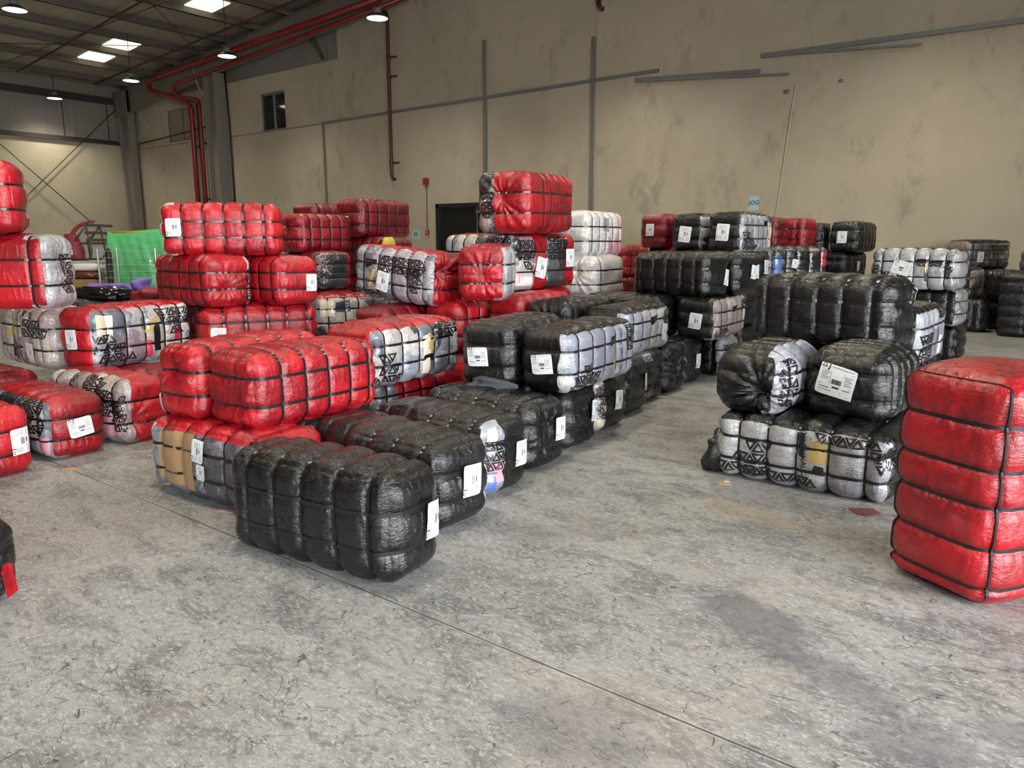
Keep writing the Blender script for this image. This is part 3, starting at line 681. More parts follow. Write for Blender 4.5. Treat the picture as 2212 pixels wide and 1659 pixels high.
class Shape:
    """a strapped bale: maps points of its plain box onto the puffed, grooved skin"""
    def __init__(s, L, S, H, seed, nx=5, depth=.018, zdepth=.013, r=None, gather=None, lump=.007, span=.36, zs=(-.17, .17), tight=1.0, flat=True, shift=0.0):
        s.h = np.array([L, S, H]) / 2; s.r = r or min(.095, S*.22); s.L, s.S, s.H = L, S, H
        rs = np.random.RandomState(seed); s.rs = rs
        s.xs = (np.linspace(-span, span, nx) + shift) * L + rs.uniform(-.012, .012, nx)
        s.zs = np.array(zs) * H + rs.uniform(-.01, .01, len(zs))
        s.d = depth; s.zd = zdepth; s.gather = gather; s.lump = lump; s.flat = flat
        s.kf = rs.normal(size=(14, 3)) * np.array([7, 9, 9])[None] ; s.ph = rs.uniform(0, 2*PI, 14)
        s.wk = rs.uniform(0, 2*PI, 8)
        s.tilt = rs.uniform(-.03, .03, (nx,))
        s.ends = rs.uniform(.6, 1.2, 4)
    def prof(s, u, ss, lo, hi):
        """0 at a strap, 1 half way between straps"""
        ss = np.sort(ss); p = np.ones_like(u)
        e = np.concatenate([[2*lo - ss[0] if False else ss[0] - (ss[0]-lo)*1.6], ss, [ss[-1] + (hi-ss[-1])*1.6]])
        k = np.clip(np.searchsorted(e, u) - 1, 0, len(e)-2)
        a, b = e[k], e[k+1]
        da = np.where(k == 0, 9, (u - a) / ((b - a)/2)); db = np.where(k == len(e)-2, 9, (b - u) / ((b - a)/2))
        t = np.clip(np.minimum(da, db), 0, 1)
        return 1 - (1 - t)**2.6
    def lumps(s, p):
        v = np.sin(p @ s.kf.T + s.ph).sum(1) / 5.0
        return v
    def map(s, P, detail=2, groove=True):
        P = np.asarray(P, float); h = s.h; r = s.r
        q = np.clip(P, -(h - r), h - r); d = P - q
        n = d / np.maximum(np.linalg.norm(d, axis=1, keepdims=True), 1e-9)
        # superelliptic corner: a little squarer than round
        pos = q + n * r
        x, y, z = (P / h).T
        bul = .020 * (n[:, 1]**2) * (1 - x**4) * (1 - z**2) + .022 * (n[:, 2]**2) * (1 - x**4) * (1 - y**2) + .030 * (n[:, 0]**2) * (1 - y**2) * (1 - z**2)
        disp = bul
        wx = np.clip(1 - n[:, 0]**2, 0, 1); wz = np.clip(1 - n[:, 2]**2, 0, 1)
        gx = np.zeros(len(P)); gz = np.zeros(len(P))
        if len(s.xs):
            px = s.prof(P[:, 0], s.xs, -h[0], h[0]); gx = (1 - px) * wx * s.d
            fine_x = np.min(np.abs(P[:, 0:1] - s.xs[None]), 1); gx = gx + .006 * np.exp(-(fine_x/.016)**2) * wx
        if len(s.zs):
            pz = s.prof(P[:, 2], s.zs, -h[2], h[2]); gz = (1 - pz) * wz * s.zd * (.45 + 1.4*n[:, 0]**2)
            fine_z = np.min(np.abs(P[:, 2:3] - s.zs[None]), 1); gz = gz + .005 * np.exp(-(fine_z/.016)**2) * wz
        if groove:
            disp = disp - np.maximum(gx, gz) - .35*np.minimum(gx, gz)
        if detail:
            disp = disp + s.lump * s.lumps(pos) * .6
            # pleats that run into the straps
            if detail > 1 and len(s.xs):
                a = np.arctan2(P[:, 2], P[:, 1]); w = np.exp(-(fine_x/.07)) * (1 - np.exp(-(fine_x/.016)**2))
                disp = disp + .0022 * w * wx * np.sin((P[:, 1] + P[:, 2]) * 95 + s.wk[0] + 2*np.sin(P[:, 0]*17 + s.wk[1]))
            if detail > 1 and len(s.zs):
                w = np.exp(-(fine_z/.06)) * (1 - np.exp(-(fine_z/.016)**2)) * np.abs(n[:, 0])
                disp = disp + .0028 * w * np.sin(P[:, 1] * 120 + s.wk[2] + 2*np.sin(P[:, 2]*21 + s.wk[3]))
        if s.gather and detail:
            side, cy, cz, amp = s.gather
            sg = 1 if side == '+' else -1
            m = np.clip(n[:, 0] * sg, 0, 1)
            dy = P[:, 1] - cy*s.S; dz = P[:, 2] - cz*s.H; rr = np.hypot(dy, dz)
            th = np.arctan2(dz, dy)
            f = np.sin(th*9 + s.wk[4] + 3*np.sin(th*2 + s.wk[5]) + 4*rr) + .6*np.sin(th*17 + s.wk[6] + 5*rr)
            disp = disp + m * (amp * f * np.clip(rr/.10, 0, 1) * np.exp(-rr/.28) - amp*4.0*np.exp(-(rr/.07)**2))
        pos = pos + n * disp[:, None]
        if s.flat: pos[:, 2] = np.maximum(pos[:, 2], -h[2])
        return pos, n
    def unroll(s, t, v):
        """t runs round the bale from the middle of the long side, v runs up; returns box points"""
        hx, hy, hz = s.h; t = np.asarray(t, float); v = np.asarray(v, float)
        x = np.clip(t, -hx, hx); over = np.abs(t) - hx
        y = np.where(over > 0, -hy + np.maximum(over, 0), -hy)
        z = np.clip(v, -hz, hz); up = np.maximum(np.abs(v) - hz, 0)
        y2 = np.where(over > 0, y, y + up); x2 = np.where(over > 0, x - np.sign(x)*up, x)
        return np.stack([x2, np.clip(y2, -hy, hy), z], 1)
    def zone_coords(s, P, f, kind):
        hx, hy, hz = s.h
        t = np.where(f == 1, hx + P[:, 1] + hy, np.where(f == 0, -hx - P[:, 1] - hy, P[:, 0]))
        v = np.where(f == 5, hz + P[:, 1] + hy, np.where(f == 4, -hz - P[:, 1] - hy, P[:, 2]))
        if kind == 'e':
            top = f >= 4; sg = np.sign(P[:, 0])
            t = np.where(top, sg*(hx + P[:, 1] + hy), t); v = np.where(top, np.where(f == 5, 1, -1)*(hz + hx - np.abs(P[:, 0])), v)
        return np.where(f == 3, 99, t), v

def map2d(sh, name, V2, F, t0, v0, rot, off, mat, parent, smooth=True, stiff=False):
    """lay a flat drawing (t,v in metres) onto the skin of a bale"""
    V2 = np.asarray(V2, float); c, s_ = math.cos(rot), math.sin(rot)
    t = t0 + V2[:, 0]*c - V2[:, 1]*s_; v = v0 + V2[:, 0]*s_ + V2[:, 1]*c
    p, n = sh.map(sh.unroll(t, v), detail=0 if stiff else 2, groove=not stiff)
    return link(name, mesh_np(name, p + n*off, F, smooth), mat, parent)

def grid2d(w, h, nx, ny, jag=0, rs=None):
    X, Y = np.meshgrid(np.linspace(-w/2, w/2, nx+1), np.linspace(-h/2, h/2, ny+1), indexing='ij')
    V = np.stack([X.ravel(), Y.ravel()], 1)
    if jag and rs is not None: V += rs.uniform(-jag, jag, V.shape)
    id_ = np.arange((nx+1)*(ny+1)).reshape(nx+1, ny+1)
    F = np.stack([id_[:-1, :-1], id_[1:, :-1], id_[1:, 1:], id_[:-1, 1:]], -1).reshape(-1, 4)
    return V, F

def tri_pattern(w, h, side, rs, keep=.9, shape='rect'):
    """printed border: hollow triangles set in a triangular grid, pinwheel gaps between"""
    V = []; F = []; hh = side*math.sqrt(3)/2
    rows = max(1, int(round(h/hh))); cols = max(1, int(round(w/side)))
    def ring(a, b_, c_):
        cen = (a + b_ + c_)/3
        o = [cen + (p - cen)*.86 for p in (a, b_, c_)]; i = [cen + (p - cen)*.40 for p in (a, b_, c_)]
        base = len(V); m = 3
        for k in range(3):
            for q in range(m):
                f = q/m; V.append(o[k]*(1-f) + o[(k+1)%3]*f); V.append(i[k]*(1-f) + i[(k+1)%3]*f)
        n = 3*m
        for k in range(n):
            k2 = (k+1) % n; F.append((base+2*k, base+2*k2, base+2*k2+1, base+2*k+1))
    for r_ in range(rows):
        for c_ in range(-1, 2*cols+1):
            x0 = c_*side/2; y0 = r_*hh - h/2
            up = (c_ + r_) % 2 == 0
            a = np.array([x0 - w/2, y0 if up else y0+hh]); b_ = a + (side, 0); t = np.array([x0 - w/2 + side/2, y0+hh if up else y0])
            cx = (x0 + side/2)/w; cy = (r_ + .5)/rows
            if cx < -.02 or cx > 1.02: continue
            if shape == 'down' and cy < abs(cx - .5)*1.2 - .05: continue
            if shape == 'up' and cy > 1.05 - abs(cx-.5)*1.2: continue
            if shape == 'step' and (cx + cy) > 1.25: continue
            if shape == 'stepr' and ((1-cx) + cy) > 1.25: continue
            if rs.rand() > keep: continue
            ring(a, b_, t) if up else ring(a, t, b_)
    return np.array(V).reshape(-1, 2), F

def poly_patch(sh, parent, name, pts, t0, v0, mat, off=.0038, n=12):
    """patch of cloth or print seen through the film: bilinear quad"""
    a, b_, c_, d = [np.array(p, float) for p in pts]
    U, W = np.meshgrid(np.linspace(0, 1, n+1), np.linspace(0, 1, n+1), indexing='ij')
    U = U.ravel()[:, None]; W = W.ravel()[:, None]
    V = (a*(1-U) + b_*U)*(1-W) + (d*(1-U) + c_*U)*W
    id_ = np.arange((n+1)**2).reshape(n+1, n+1)
    F = np.stack([id_[:-1, :-1], id_[1:, :-1], id_[1:, 1:], id_[:-1, 1:]], -1).reshape(-1, 4)
    return map2d(sh, name, V, F, t0, v0, 0, off, mat, parent)

def label_print(detail):
    V = []; F = []
    def add(v, f, dx=0, dy=0, s=1, rot=0):
        b = len(V); c, n_ = math.cos(rot), math.sin(rot)
        for p in v: V.append((dx + s*(p[0]*c - p[1]*n_), dy + s*(p[0]*n_ + p[1]*c)))
        F.extend(tuple(i + b for i in q) for q in f)
    def bar(x, y, w, h): add([(x, y), (x+w, y), (x+w, y+h), (x, y+h)], [(0, 1, 2, 3)])
    # logo: hollow triangle with a J
    o = [(0, 0), (1, 0), (.5, 1)]; i = [(.22, .13), (.78, .13), (.5, .68)]
    add(o + i, [(0, 1, 4, 3), (1, 2, 5, 4), (2, 0, 3, 5)], -.078, .052, .026)
    v, f = text_geo('J', .03); add(v, f, -.050, .052, .026)
    if detail > 1:
        v, f = text_geo('AJ INTERNATIONAL GROUP'); s = .098/v[:, 0].max(); add(v, f, -.030, .056, s)
    else: bar(-.030, .057, .10, .007)
    rs = random.Random(3)
    x = -.018
    while x < .024:
        w = rs.choice([.0014, .0022, .003]); bar(x, -.012, w, .022); x += w + .0016
    for k in range(5):
        bar(-.07, .036 - k*.008, .038 - .006*(k % 3), .0022); bar(.036, .030 - k*.009, .034 - .008*(k % 2), .0022)
    bar(-.07, -.034, .045, .003); bar(-.01, -.030, .03, .008); bar(.036, -.030, .032, .003); bar(-.07, -.058, .14, .0014); bar(-.07, -.046, .06, .002)
    bar(-.074, .044, .148, .0012); bar(-.074, -.020, .148, .0012); bar(.030, -.058, .0012, .102); bar(-.028, -.020, .0012, .064)
    return np.array(V), F
_lp = {}

WRAPS = {'red': RED, 'dkred': DKRED, 'black': BLACK, 'clear': FILM['white'], 'yellow': YELLOW}
BALES = {}
def bale(key, label, group, o, N, phi, L, S, H, z, wrap='red', film=(), pats=(), patches=(), labels=(), texts=(), gather=None, lod=2,
         roll=0.0, pitch=0.0, stand=False, nx=5, extra=None, seed=None, cuff=None, **kw):
    """o 'L': long side faces left of the corner N nearest the camera, end face to its right; 'R': the other way round"""
    seed = seed or (abs(hash_(key)) % 9973)
    sh = Shape(L, S, H, seed, nx=nx, gather=gather, flat=not stand and abs(roll) + abs(pitch) < .02, **kw)
    ph = math.radians(phi)
    nB = np.array([math.cos(ph), math.sin(ph)]); nA = np.array([-math.sin(ph), math.cos(ph)])
    N = np.array(N, float)
    if stand:
        c = N + nA*S/2 + nB*H/2; base = (c[0], c[1], z)
    elif o == 'L':
        c = N + nA*L/2 + nB*S/2; rz = ph - PI/2
    else:
        c = N + nB*L/2 + nA*S/2; rz = ph
    if stand:
        # long axis vertical; the side marked -Y faces the camera's right, +Z face its left
        root = empty('clothing_bale', base, (0, 0, 0), label, 'bale', group)
        M = np.stack([np.array([0, 0, 1.]), np.array([nA[0], nA[1], 0]), np.array([-nB[0], -nB[1], 0])], 1)
        off = np.array([0, 0, L/2])
    else:
        root = empty('clothing_bale', (c[0], c[1], z), (0, 0, rz), label, 'bale', group)
        R = Matrix.Rotation(pitch, 3, 'Y') @ Matrix.Rotation(roll, 3, 'X')
        M = np.array(R); off = np.array([0, 0, H/2])
    mp0 = sh.map
    def mapped(P, detail=2, groove=True):
        p, n = mp0(P, detail, groove)
        return p @ M.T + off, n @ M.T
    sh.map = mapped
    step = {3: .0115, 2: .015, 1: .024, 0: .036}[lod]
    P, Q, fid = lattice(*[max(8, int(round(d/step))) for d in (L, S, H)])
    P = P * sh.h
    P0 = P.copy()
    ex = 1 - (P/sh.h)**2
    P = P + np.stack([.011*np.sin(P0[:,2]*13+sh.wk[0])+.006*np.sin(P0[:,2]*37+P0[:,1]*29), .010*np.sin(P0[:,2]*15+sh.wk[3]) + .008*np.sin(P0[:,0]*13+sh.wk[4]), .010*np.sin(P0[:,0]*11+sh.wk[1])+.006*np.sin(P0[:,0]*31+sh.wk[2])],1)*np.clip(ex*3,0,1)
    pos, nrm = sh.map(P)
    cen = P0[Q].mean(1)
    zone = np.full(len(Q), -1)
    for k, (kind, mat, t0, t1, v0, v1) in enumerate(film):
        t, v = sh.zone_coords(cen, fid, kind)
        if kind == 'back':
            m = fid == 3
        else: m = (t > t0) & (t < t1) & (v > v0) & (v < v1)
        zone[m] = k
    def sub(mask, name, mat):
        q = Q[mask]; u, inv = np.unique(q, return_inverse=True)
        me = mesh_np(name, pos[u], inv.reshape(-1, 4))
        return link(name, me, mat, root)
    w_ = sub(zone < 0, 'wrap', WRAPS[wrap]) if (zone < 0).any() else None
    for k, (kind, mat, *_r) in enumerate(film):
        if (zone == k).any():
            yl = mat in WRAPS
            sub(zone == k, 'wrap_strip' if yl else 'film_panel', WRAPS[mat] if yl else FILM[mat])
    # straps: thin bands pulled tight round the bale
    tw = .0095 if lod >= 2 else .0105
    def band(loopP, axis, name):
        p, n = sh.map(loopP, detail=1)
        ax = M @ np.eye(3)[axis]
        if axis == 0 or not len(sh.xs): pass
        V = np.concatenate([p + n*.0065 - ax*tw, p + n*.0065 + ax*tw, p - n*.002 + ax*tw, p - n*.002 - ax*tw])
        m = len(p); F = []
        i = np.arange(m); j = (i+1) % m
        F = np.concatenate([np.stack([a*m+i, a*m+j, ((a+1) % 4)*m+j, ((a+1) % 4)*m+i], 1)[:, ::-1] for a in range(4)])
        if sh.flat: V[:, 2] = np.maximum(V[:, 2], .0)
        link(name, mesh_np(name, V, F, False), STRAP, root)
    st = step*1.2
    hx, hy, hz = sh.h
    def rect_loop(a, b_):
        n1, n2 = max(6, int(2*a/st)), max(6, int(2*b_/st))
        u = np.concatenate([np.linspace(-a, a, n1, endpoint=False), np.full(n2, a), np.linspace(a, -a, n1, endpoint=False), np.full(n2, -a)])
        w = np.concatenate([np.full(n1, -b_), np.linspace(-b_, b_, n2, endpoint=False), np.full(n1, b_), np.linspace(b_, -b_, n2, endpoint=False)])
        return u, w
    for x in sh.xs:
        u, w = rect_loop(hy, hz); band(np.stack([np.full(len(u), x), u, w], 1), 0, 'strap')
    for zz in sh.zs:
        u, w = rect_loop(hx, hy); band(np.stack([u, w, np.full(len(u), zz)], 1), 2, 'strap')
    rs = np.random.RandomState(seed + 1)
    for t0, v0, w, h, side, shape in pats:
        V, F = tri_pattern(w, h, side, rs, .93, shape)
        if len(V): map2d(sh, 'printed_pattern', V, F, t0, v0, 0, .0055, INK, root)
    for nm, pts, mat in patches:
        poly_patch(sh, root, nm, pts, 0, 0, mat, n=10 if lod > 1 else 6)
    for s_, t0, v0, sz, rot in texts:
        V, F = text_geo(s_, .01); V = V*sz; V = V - np.array([V[:, 0].max()/2, sz/2])
        map2d(sh, 'printed_text', V, F, t0, v0, rot, .006, INK, root)
    for t0, v0, rot, *sc_ in labels:
        k = sc_[0] if sc_ else 1.0
        V, F = grid2d(.165*k, .135*k, 6, 6, .0)
        V[0] += .006; V[-1] -= .004
        lb = map2d(sh, 'shipping_label', V, F, t0, v0, rot, .007 + (gather[3]*.7 if gather else 0), PAPER, root, True, True)
        d = 2 if lod >= 2 else 1
        if d not in _lp: _lp[d] = label_print(d)
        V, F = _lp[d]
        pr = map2d(sh, 'label_print', V*k, F, t0, v0, rot, .0085 + (gather[3]*.7 if gather else 0), PRINT, lb, False, True)
    BALES[key] = dict(root=root, sh=sh)
    return root, sh
def hash_(s):
    h = 7
    for ch in s: h = (h*131 + ord(ch)) & 0x7fffffff
    return h
# ------------------------------------------------------------------ the bales, row by row
GR = 'red wrapped clothing bales'; GB = 'black wrapped clothing bales'; GC = 'clear wrapped clothing bales'
AJ = 'AJ INTERNATIONAL GROUP'
def side_film(mat, L=1.1, t0=-.62, t1=.62, v0=-.40, v1=.235): return ('s', mat, t0, t1, v0, v1)

# --- two rows of black bales along the aisle, beginning with the nearest
bale('F1', 'large plain black bale in front of the tan film bale, label on its end', GB, 'L', (-2.39, 2.21), 98, 1.10, .43, .55, 0, 'black', lod=3,
     labels=[(.86, .0, 1.45, 1.1)], depth=.026, zdepth=.012, nx=5, span=.36, r=.115)
bale('E1', 'long black bale lying right behind the large plain black one', GB, 'L', (-2.70, 2.84), 88, 1.16, .48, .50, 0, 'black', lod=3,
     labels=[(.84, .02, 1.5, 1.1)], depth=.022, r=.11, film=[('e', 'white', .99, 1.10, -.20, .22)])
bale('E2', 'black bale with a colourful film strip on its end, third along the aisle', GB, 'L', (-2.86, 3.45), 89, 1.06, .48, .49, 0, 'black', lod=3,
     film=[('e', 'mixed', .50, .70, -.4, .30)], labels=[(.87, .0, 1.5)], pats=[(.63, .03, .16, .20, .075, 'rect')],
     patches=[('printed_cloth', [(.56,-.13),(.70,-.15),(.70,-.02),(.60,-.01)], PINKP), ('printed_cloth', [(.56,-.24),(.64,-.24),(.63,-.08),(.56,-.08)], BLUEP), ('printed_cloth', [(.56,.13),(.64,.12),(.66,.22),(.57,.22)], CREAMP)], depth=.020, r=.11)
bale('E3', 'black bale with pleated end and label, fourth from the front of the aisle', GB, 'L', (-2.97, 4.05), 87, 1.08, .48, .49, 0, 'black', lod=3,
     labels=[(.88, .03, 1.5)], film=[('e', 'white', 1.00, 1.2, -.22, .20)], depth=.020, r=.11, gather=('+', -.1, .05, .006))
bale('E4', 'black bale with bunched loose wrap on its end, fifth from the front of the aisle', GB, 'L', (-3.06, 4.68), 92, 1.1, .50, .46, 0, 'black', labels=[(.93, .04, 1.4)], gather=('+', .1, -.1, .012))
bale('E5', 'black bale with narrow triangle print beside its label, sixth along the aisle', GB, 'L', (-3.16, 5.31), 91, 1.1, .51, .47, 0, 'black', labels=[(.85, .02, 1.45)],
     film=[('e', 'blush', .50, .65, -.4, .30)], pats=[(.60, .04, .12, .32, .07, 'rect')], patches=[('printed_cloth', [(.55,-.2),(.63,-.18),(.63,-.05),(.55,-.05)], CREAMP)])
bale('E6', 'black bale below the film-sided bale corner, seventh along the aisle', GB, 'L', (-3.28, 5.97), 92, 1.1, .50, .52, 0, 'black', labels=[(.98, .02, 1.5)],
     film=[('e', 'dark', .50, .68, -.4, .32)], pats=[(.60, .0, .12, .36, .07, 'rect')])
bale('E7', 'black bale whose end is mostly clear film with triangle print, along the aisle', GB, 'L', (-3.43, 6.55), 90, 1.1, .53, .53, 0, 'black', labels=[],
     film=[('e', 'dark', .45, .84, -.4, .30)], pats=[(.72, .02, .22, .34, .085, 'rect')], gather=('+', .35, .1, .01),
     patches=[('printed_cloth', [(.60,.15),(.78,.15),(.76,.25),(.62,.25)], WHITEP)])
bale('E8', 'crumpled black bale between the triangle-print end and the far labelled one', GB, 'L', (-3.45, 7.17), 90, 1.1, .52, .52, 0, 'black', gather=('+', 0, 0, .016))
bale('E9', 'low black bale with one label, in front of the round-ended print bale', GB, 'L', (-3.52, 7.76), 90, 1.1, .52, .50, 0, 'black', labels=[(.86, .0, 1.5)])
bale('D1', 'black bale with a label on its end, second layer, beside the red film-front bale', GB, 'R', (-3.46, 4.52), 102, 1.08, .47, .50, .475, 'black', lod=3,
     labels=[(-.83, -.01, 0.08, 1.1)], film=[('e', 'white', -1.3, -1.01, -.3, .3)], depth=.024)
bale('D2', 'black bale with lilac film side and triangle print, second layer at the aisle edge', GB, 'R', (-2.98, 4.58), 94, 1.16, .45, .48, .475, 'black', lod=3,
     film=[('s', 'pale', -.66, .70, -.36, .245)], labels=[(-.80, -.02, 0.12, 1.1)],
     pats=[(-.30, -.16, .42, .20, .085, 'up'), (.50, .10, .16, .24, .07, 'rect')], texts=[(AJ, .27, -.08, .030, 1.57)],
     patches=[('printed_band', [(.08,.05),(.20,.10),(.20,.14),(.08,.13)], INK), ('printed_band', [(.12,-.16),(.15,-.16),(.20,.05),(.17,.06)], GOLD)], depth=.020)
bale('D3', 'black bale lying at the back of the second layer with a knotted end', GB, 'R', (-3.92, 5.98), 96, 1.05, .47, .50, .53, 'black', gather=('-', -.1, 0, .014))
bale('D4', 'black bale with film side and label, behind the lilac film-sided one', GB, 'R', (-3.40, 6.22), 95, 1.1, .48, .47, .50, 'black',
     film=[('s', 'pale', -.66, .66, -.36, .20)], pats=[(.44, .12, .22, .2, .07, 'rect')], labels=[(.32, -.05, 1.4)],
     patches=[('printed_band', [(.0,.04),(.12,.08),(.12,.14),(.0,.12)], INK), ('printed_band', [(.03,-.15),(.06,-.15),(.12,.03),(.09,.04)], GOLD)])

# --- tan film bale with two red ones on it
bale('G1', 'film-sided floor bale showing tan paper and dark clothes, below two red bales', GR, 'L', (-3.64, 2.40), 94, 1.16, .50, .475, 0, 'red', lod=3,
     film=[('s', 'tan', -.9, .9, -.4, .205), ('e', 'silver', -1.4, -.5, -.4, .3)], labels=[(.0, .10, 1.5, .85), (.02, -.03, 1.5, .6)],
     patches=[('printed_cloth', [(-.46,-.14),(-.27,-.16),(-.27,.19),(-.44,.17)], KRAFT), ('printed_cloth', [(-.27,-.16),(-.07,-.17),(-.06,.20),(-.27,.20)], KRAFT)], depth=.030)
bale('G2', 'red floor bale behind the tan film bale, mostly covered', GR, 'L', (-3.95, 2.96), 90, 1.1, .46, .47, 0, 'red', film=[('e', 'dark', .45, .70, .05, .4)], pats=[(.62, .17, .16, .10, .07, 'rect')])
bale('R2', 'bright red bale with five straps on the tan film bale, before its twin', GR, 'R', (-3.84, 2.50), 91, 1.02, .50, .47, .47, 'red', lod=3,
     film=[('e', 'clearwrap', -1.6, -.965, -.4, .4)], gather=('-', -.15, -.05, .006), depth=.018, zdepth=.014, span=.35, shift=.05)
bale('R1', 'red bale squeezed behind its twin on the tan film bale, crumpled end showing', GR, 'R', (-4.37, 2.44), 94, 1.08, .42, .48, .47, 'red', lod=3,
     film=[('e', 'clearwrap', -1.6, -.985, -.4, .4)], gather=('-', .05, .2, .009), depth=.018, labels=[(-.93, -.16, 1.5, .9)])

# --- far left stack
bale('A1', 'red floor bale cut by the picture edge, label on its end', GR, 'L', (-5.75, 1.62), 98, 1.1, .40, .48, 0, 'red', labels=[(.86, .0, 1.6, 1.1)])
bale('A2', 'red floor bale with triangle print film side and a label on its end', GR, 'L', (-5.91, 2.14), 92, 1.07, .44, .47, 0, 'red', lod=3,
     film=[('s', 'mixed', -.9, .57, -.4, .26)], labels=[(.76, .0, .12, 1.05)], pats=[(.30, .09, .36, .26, .085, 'rect'), (-.2, .12, .4, .12, .08, 'rect')], depth=.02,
     patches=[('printed_cloth', [(.36,-.2),(.52,-.2),(.52,-.05),(.36,-.06)], PINKP)])
bale('A3', 'red floor bale with triangle print along its film top edge and a frayed corner', GR, 'L', (-5.93, 2.70), 96, 1.09, .42, .52, 0, 'red', lod=3,
     film=[('s', 'blush', -.9, .55, -.4, .36), ('e', 'blush', .5, .62, -.3, .3)], pats=[(.30, .14, .42, .36, .085, 'step'), (.5, .0, .16, .3, .085, 'rect')], depth=.02, texts=[('AJ INT', -.12, .21, .045, 1.3)],
     patches=[('printed_cloth', [(.24,-.2),(.50,-.18),(.50,-.02),(.26,.0)], PINKP)], gather=('+', -.3, -.1, .01))
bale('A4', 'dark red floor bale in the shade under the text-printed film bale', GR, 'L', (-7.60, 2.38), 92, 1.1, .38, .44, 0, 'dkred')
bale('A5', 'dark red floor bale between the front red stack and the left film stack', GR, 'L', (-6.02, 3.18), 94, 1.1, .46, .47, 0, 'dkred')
bale('U1', 'red-ended bale with mixed film side and gold print, above the triangle print floor bales', GR, 'R', (-6.86, 2.92), 103, 1.12, .45, .54, .48, 'red', lod=3,
     film=[('s', 'mixed', -.585, .9, -.4, .30)], labels=[(-.78, .0, 1.62, 1.05)],
     pats=[(-.34, -.07, .36, .30, .10, 'step'), (.34, .10, .40, .26, .10, 'down')],
     patches=[('printed_band', [(.07,-.17),(.14,-.17),(.14,.10),(.07,.06)], INK), ('printed_band', [(-.02,.02),(.03,-.01),(.13,.13),(.12,.18)], GOLD), ('printed_cloth', [(-.50,.02),(-.36,.0),(-.34,.20),(-.50,.22)], CREAMP), ('printed_cloth', [(.0,-.24),(.05,-.2),(.05,-.07),(.0,-.05)], REDP), ('printed_cloth', [(.30,-.10),(.36,-.10),(.36,.02),(.31,.02)], REDP)], depth=.024)
bale('U2', 'film bale printed with company name and gold band, at the picture edge', GC, 'L', (-7.44, 2.78), 90, 1.12, .44, .56, .43, 'clear', lod=3,
     film=[('s', 'blush', -.9, .9, -.5, .5)], texts=[(AJ, -.03, -.02, .034, 1.57)], labels=[(.22, -.13, 1.5, 1.1)], pats=[(.34, .13, .44, .24, .10, 'step')],
     patches=[('printed_band', [(-.22,-.20),(-.08,-.22),(-.10,.02),(-.20,.0)], INK), ('printed_band', [(-.30,.0),(-.22,-.02),(-.06,.12),(-.08,.18)], GOLD), ('printed_cloth', [(.05,-.14),(.30,-.12),(.30,.10),(.06,.12)], plain('dusty_pink_cloth', (.36,.25,.24), .4, coat=.5))], depth=.02)
bale('U3', 'red bale with grey film end resting on the text-printed film bale', GR, 'L', (-7.0, 2.69), 130, 1.12, .48, .62, 1.03, 'red', lod=3,
     film=[('e', 'clearwrap', .52, 1.3, -.5, .5)], pats=[(.84, -.02, .14, .34, .08, 'rect')], depth=.016, nx=3, gather=('+', 0, .1, .008))
bale('U4', 'topmost red bale of the stack at the picture edge', GR, 'L', (-7.12, 2.55), 148, 1.1, .46, .58, 1.67, 'red', lod=3, depth=.016, film=[('e', 'clearwrap', .80, 1.3, -.15, .25)])

# --- red stack in front of the steel columns
bale('B1', 'top red bale of the stack before the red fire mains, labelled at one end', GR, 'R', (-7.27, 3.83), 50, 1.12, .50, .51, 1.46, 'red', lod=3, labels=[(-.43, .02, 1.6, 1.05)],
     film=[('e', 'white', -1.3, -.60, -.4, .4)], depth=.020, zdepth=.018, shift=.03, span=.34)
bale('B2', 'red bale with pleated end and triangle print corner, second from top of its stack', GR, 'L', (-6.74, 3.98), 87, 1.13, .50, .50, .965, 'red', lod=3, film=[('e', 'white', .98, 1.3, -.4, .3)],
     pats=[(1.04, -.06, .1, .34, .10, 'rect')], gather=('+', -.1, -.1, .007), depth=.018)
bale('B3', 'red bale with label pressed against the pleated red one', GR, 'L', (-6.40, 4.54), 88, 1.1, .50, .48, .965, 'red', lod=3, labels=[(.92, -.02, 1.55, 1.05)], depth=.018)
bale('B4', 'red bale lowest in view in its stack, behind the two bright red ones', GR, 'R', (-6.86, 3.95), 66, 1.14, .50, .48, .475, 'red', lod=3, labels=[(-.42, -.04, 1.5, 1.05)], depth=.018, shift=.05)
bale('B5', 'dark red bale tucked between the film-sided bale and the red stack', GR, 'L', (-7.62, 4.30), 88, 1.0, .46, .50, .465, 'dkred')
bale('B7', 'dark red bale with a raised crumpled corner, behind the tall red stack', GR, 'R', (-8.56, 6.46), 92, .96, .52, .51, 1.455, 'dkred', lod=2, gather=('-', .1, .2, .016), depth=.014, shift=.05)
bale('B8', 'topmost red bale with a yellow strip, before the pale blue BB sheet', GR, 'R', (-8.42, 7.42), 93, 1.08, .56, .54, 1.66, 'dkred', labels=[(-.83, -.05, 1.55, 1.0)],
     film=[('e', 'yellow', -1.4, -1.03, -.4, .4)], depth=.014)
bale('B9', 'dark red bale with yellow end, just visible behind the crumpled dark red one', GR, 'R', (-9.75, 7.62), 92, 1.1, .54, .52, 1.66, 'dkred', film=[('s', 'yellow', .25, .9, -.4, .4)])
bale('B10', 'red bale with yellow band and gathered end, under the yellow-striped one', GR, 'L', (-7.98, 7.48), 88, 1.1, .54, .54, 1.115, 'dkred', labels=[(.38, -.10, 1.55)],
     film=[('e', 'yellow', .46, .72, -.4, .4)], gather=('+', .1, .0, .016))
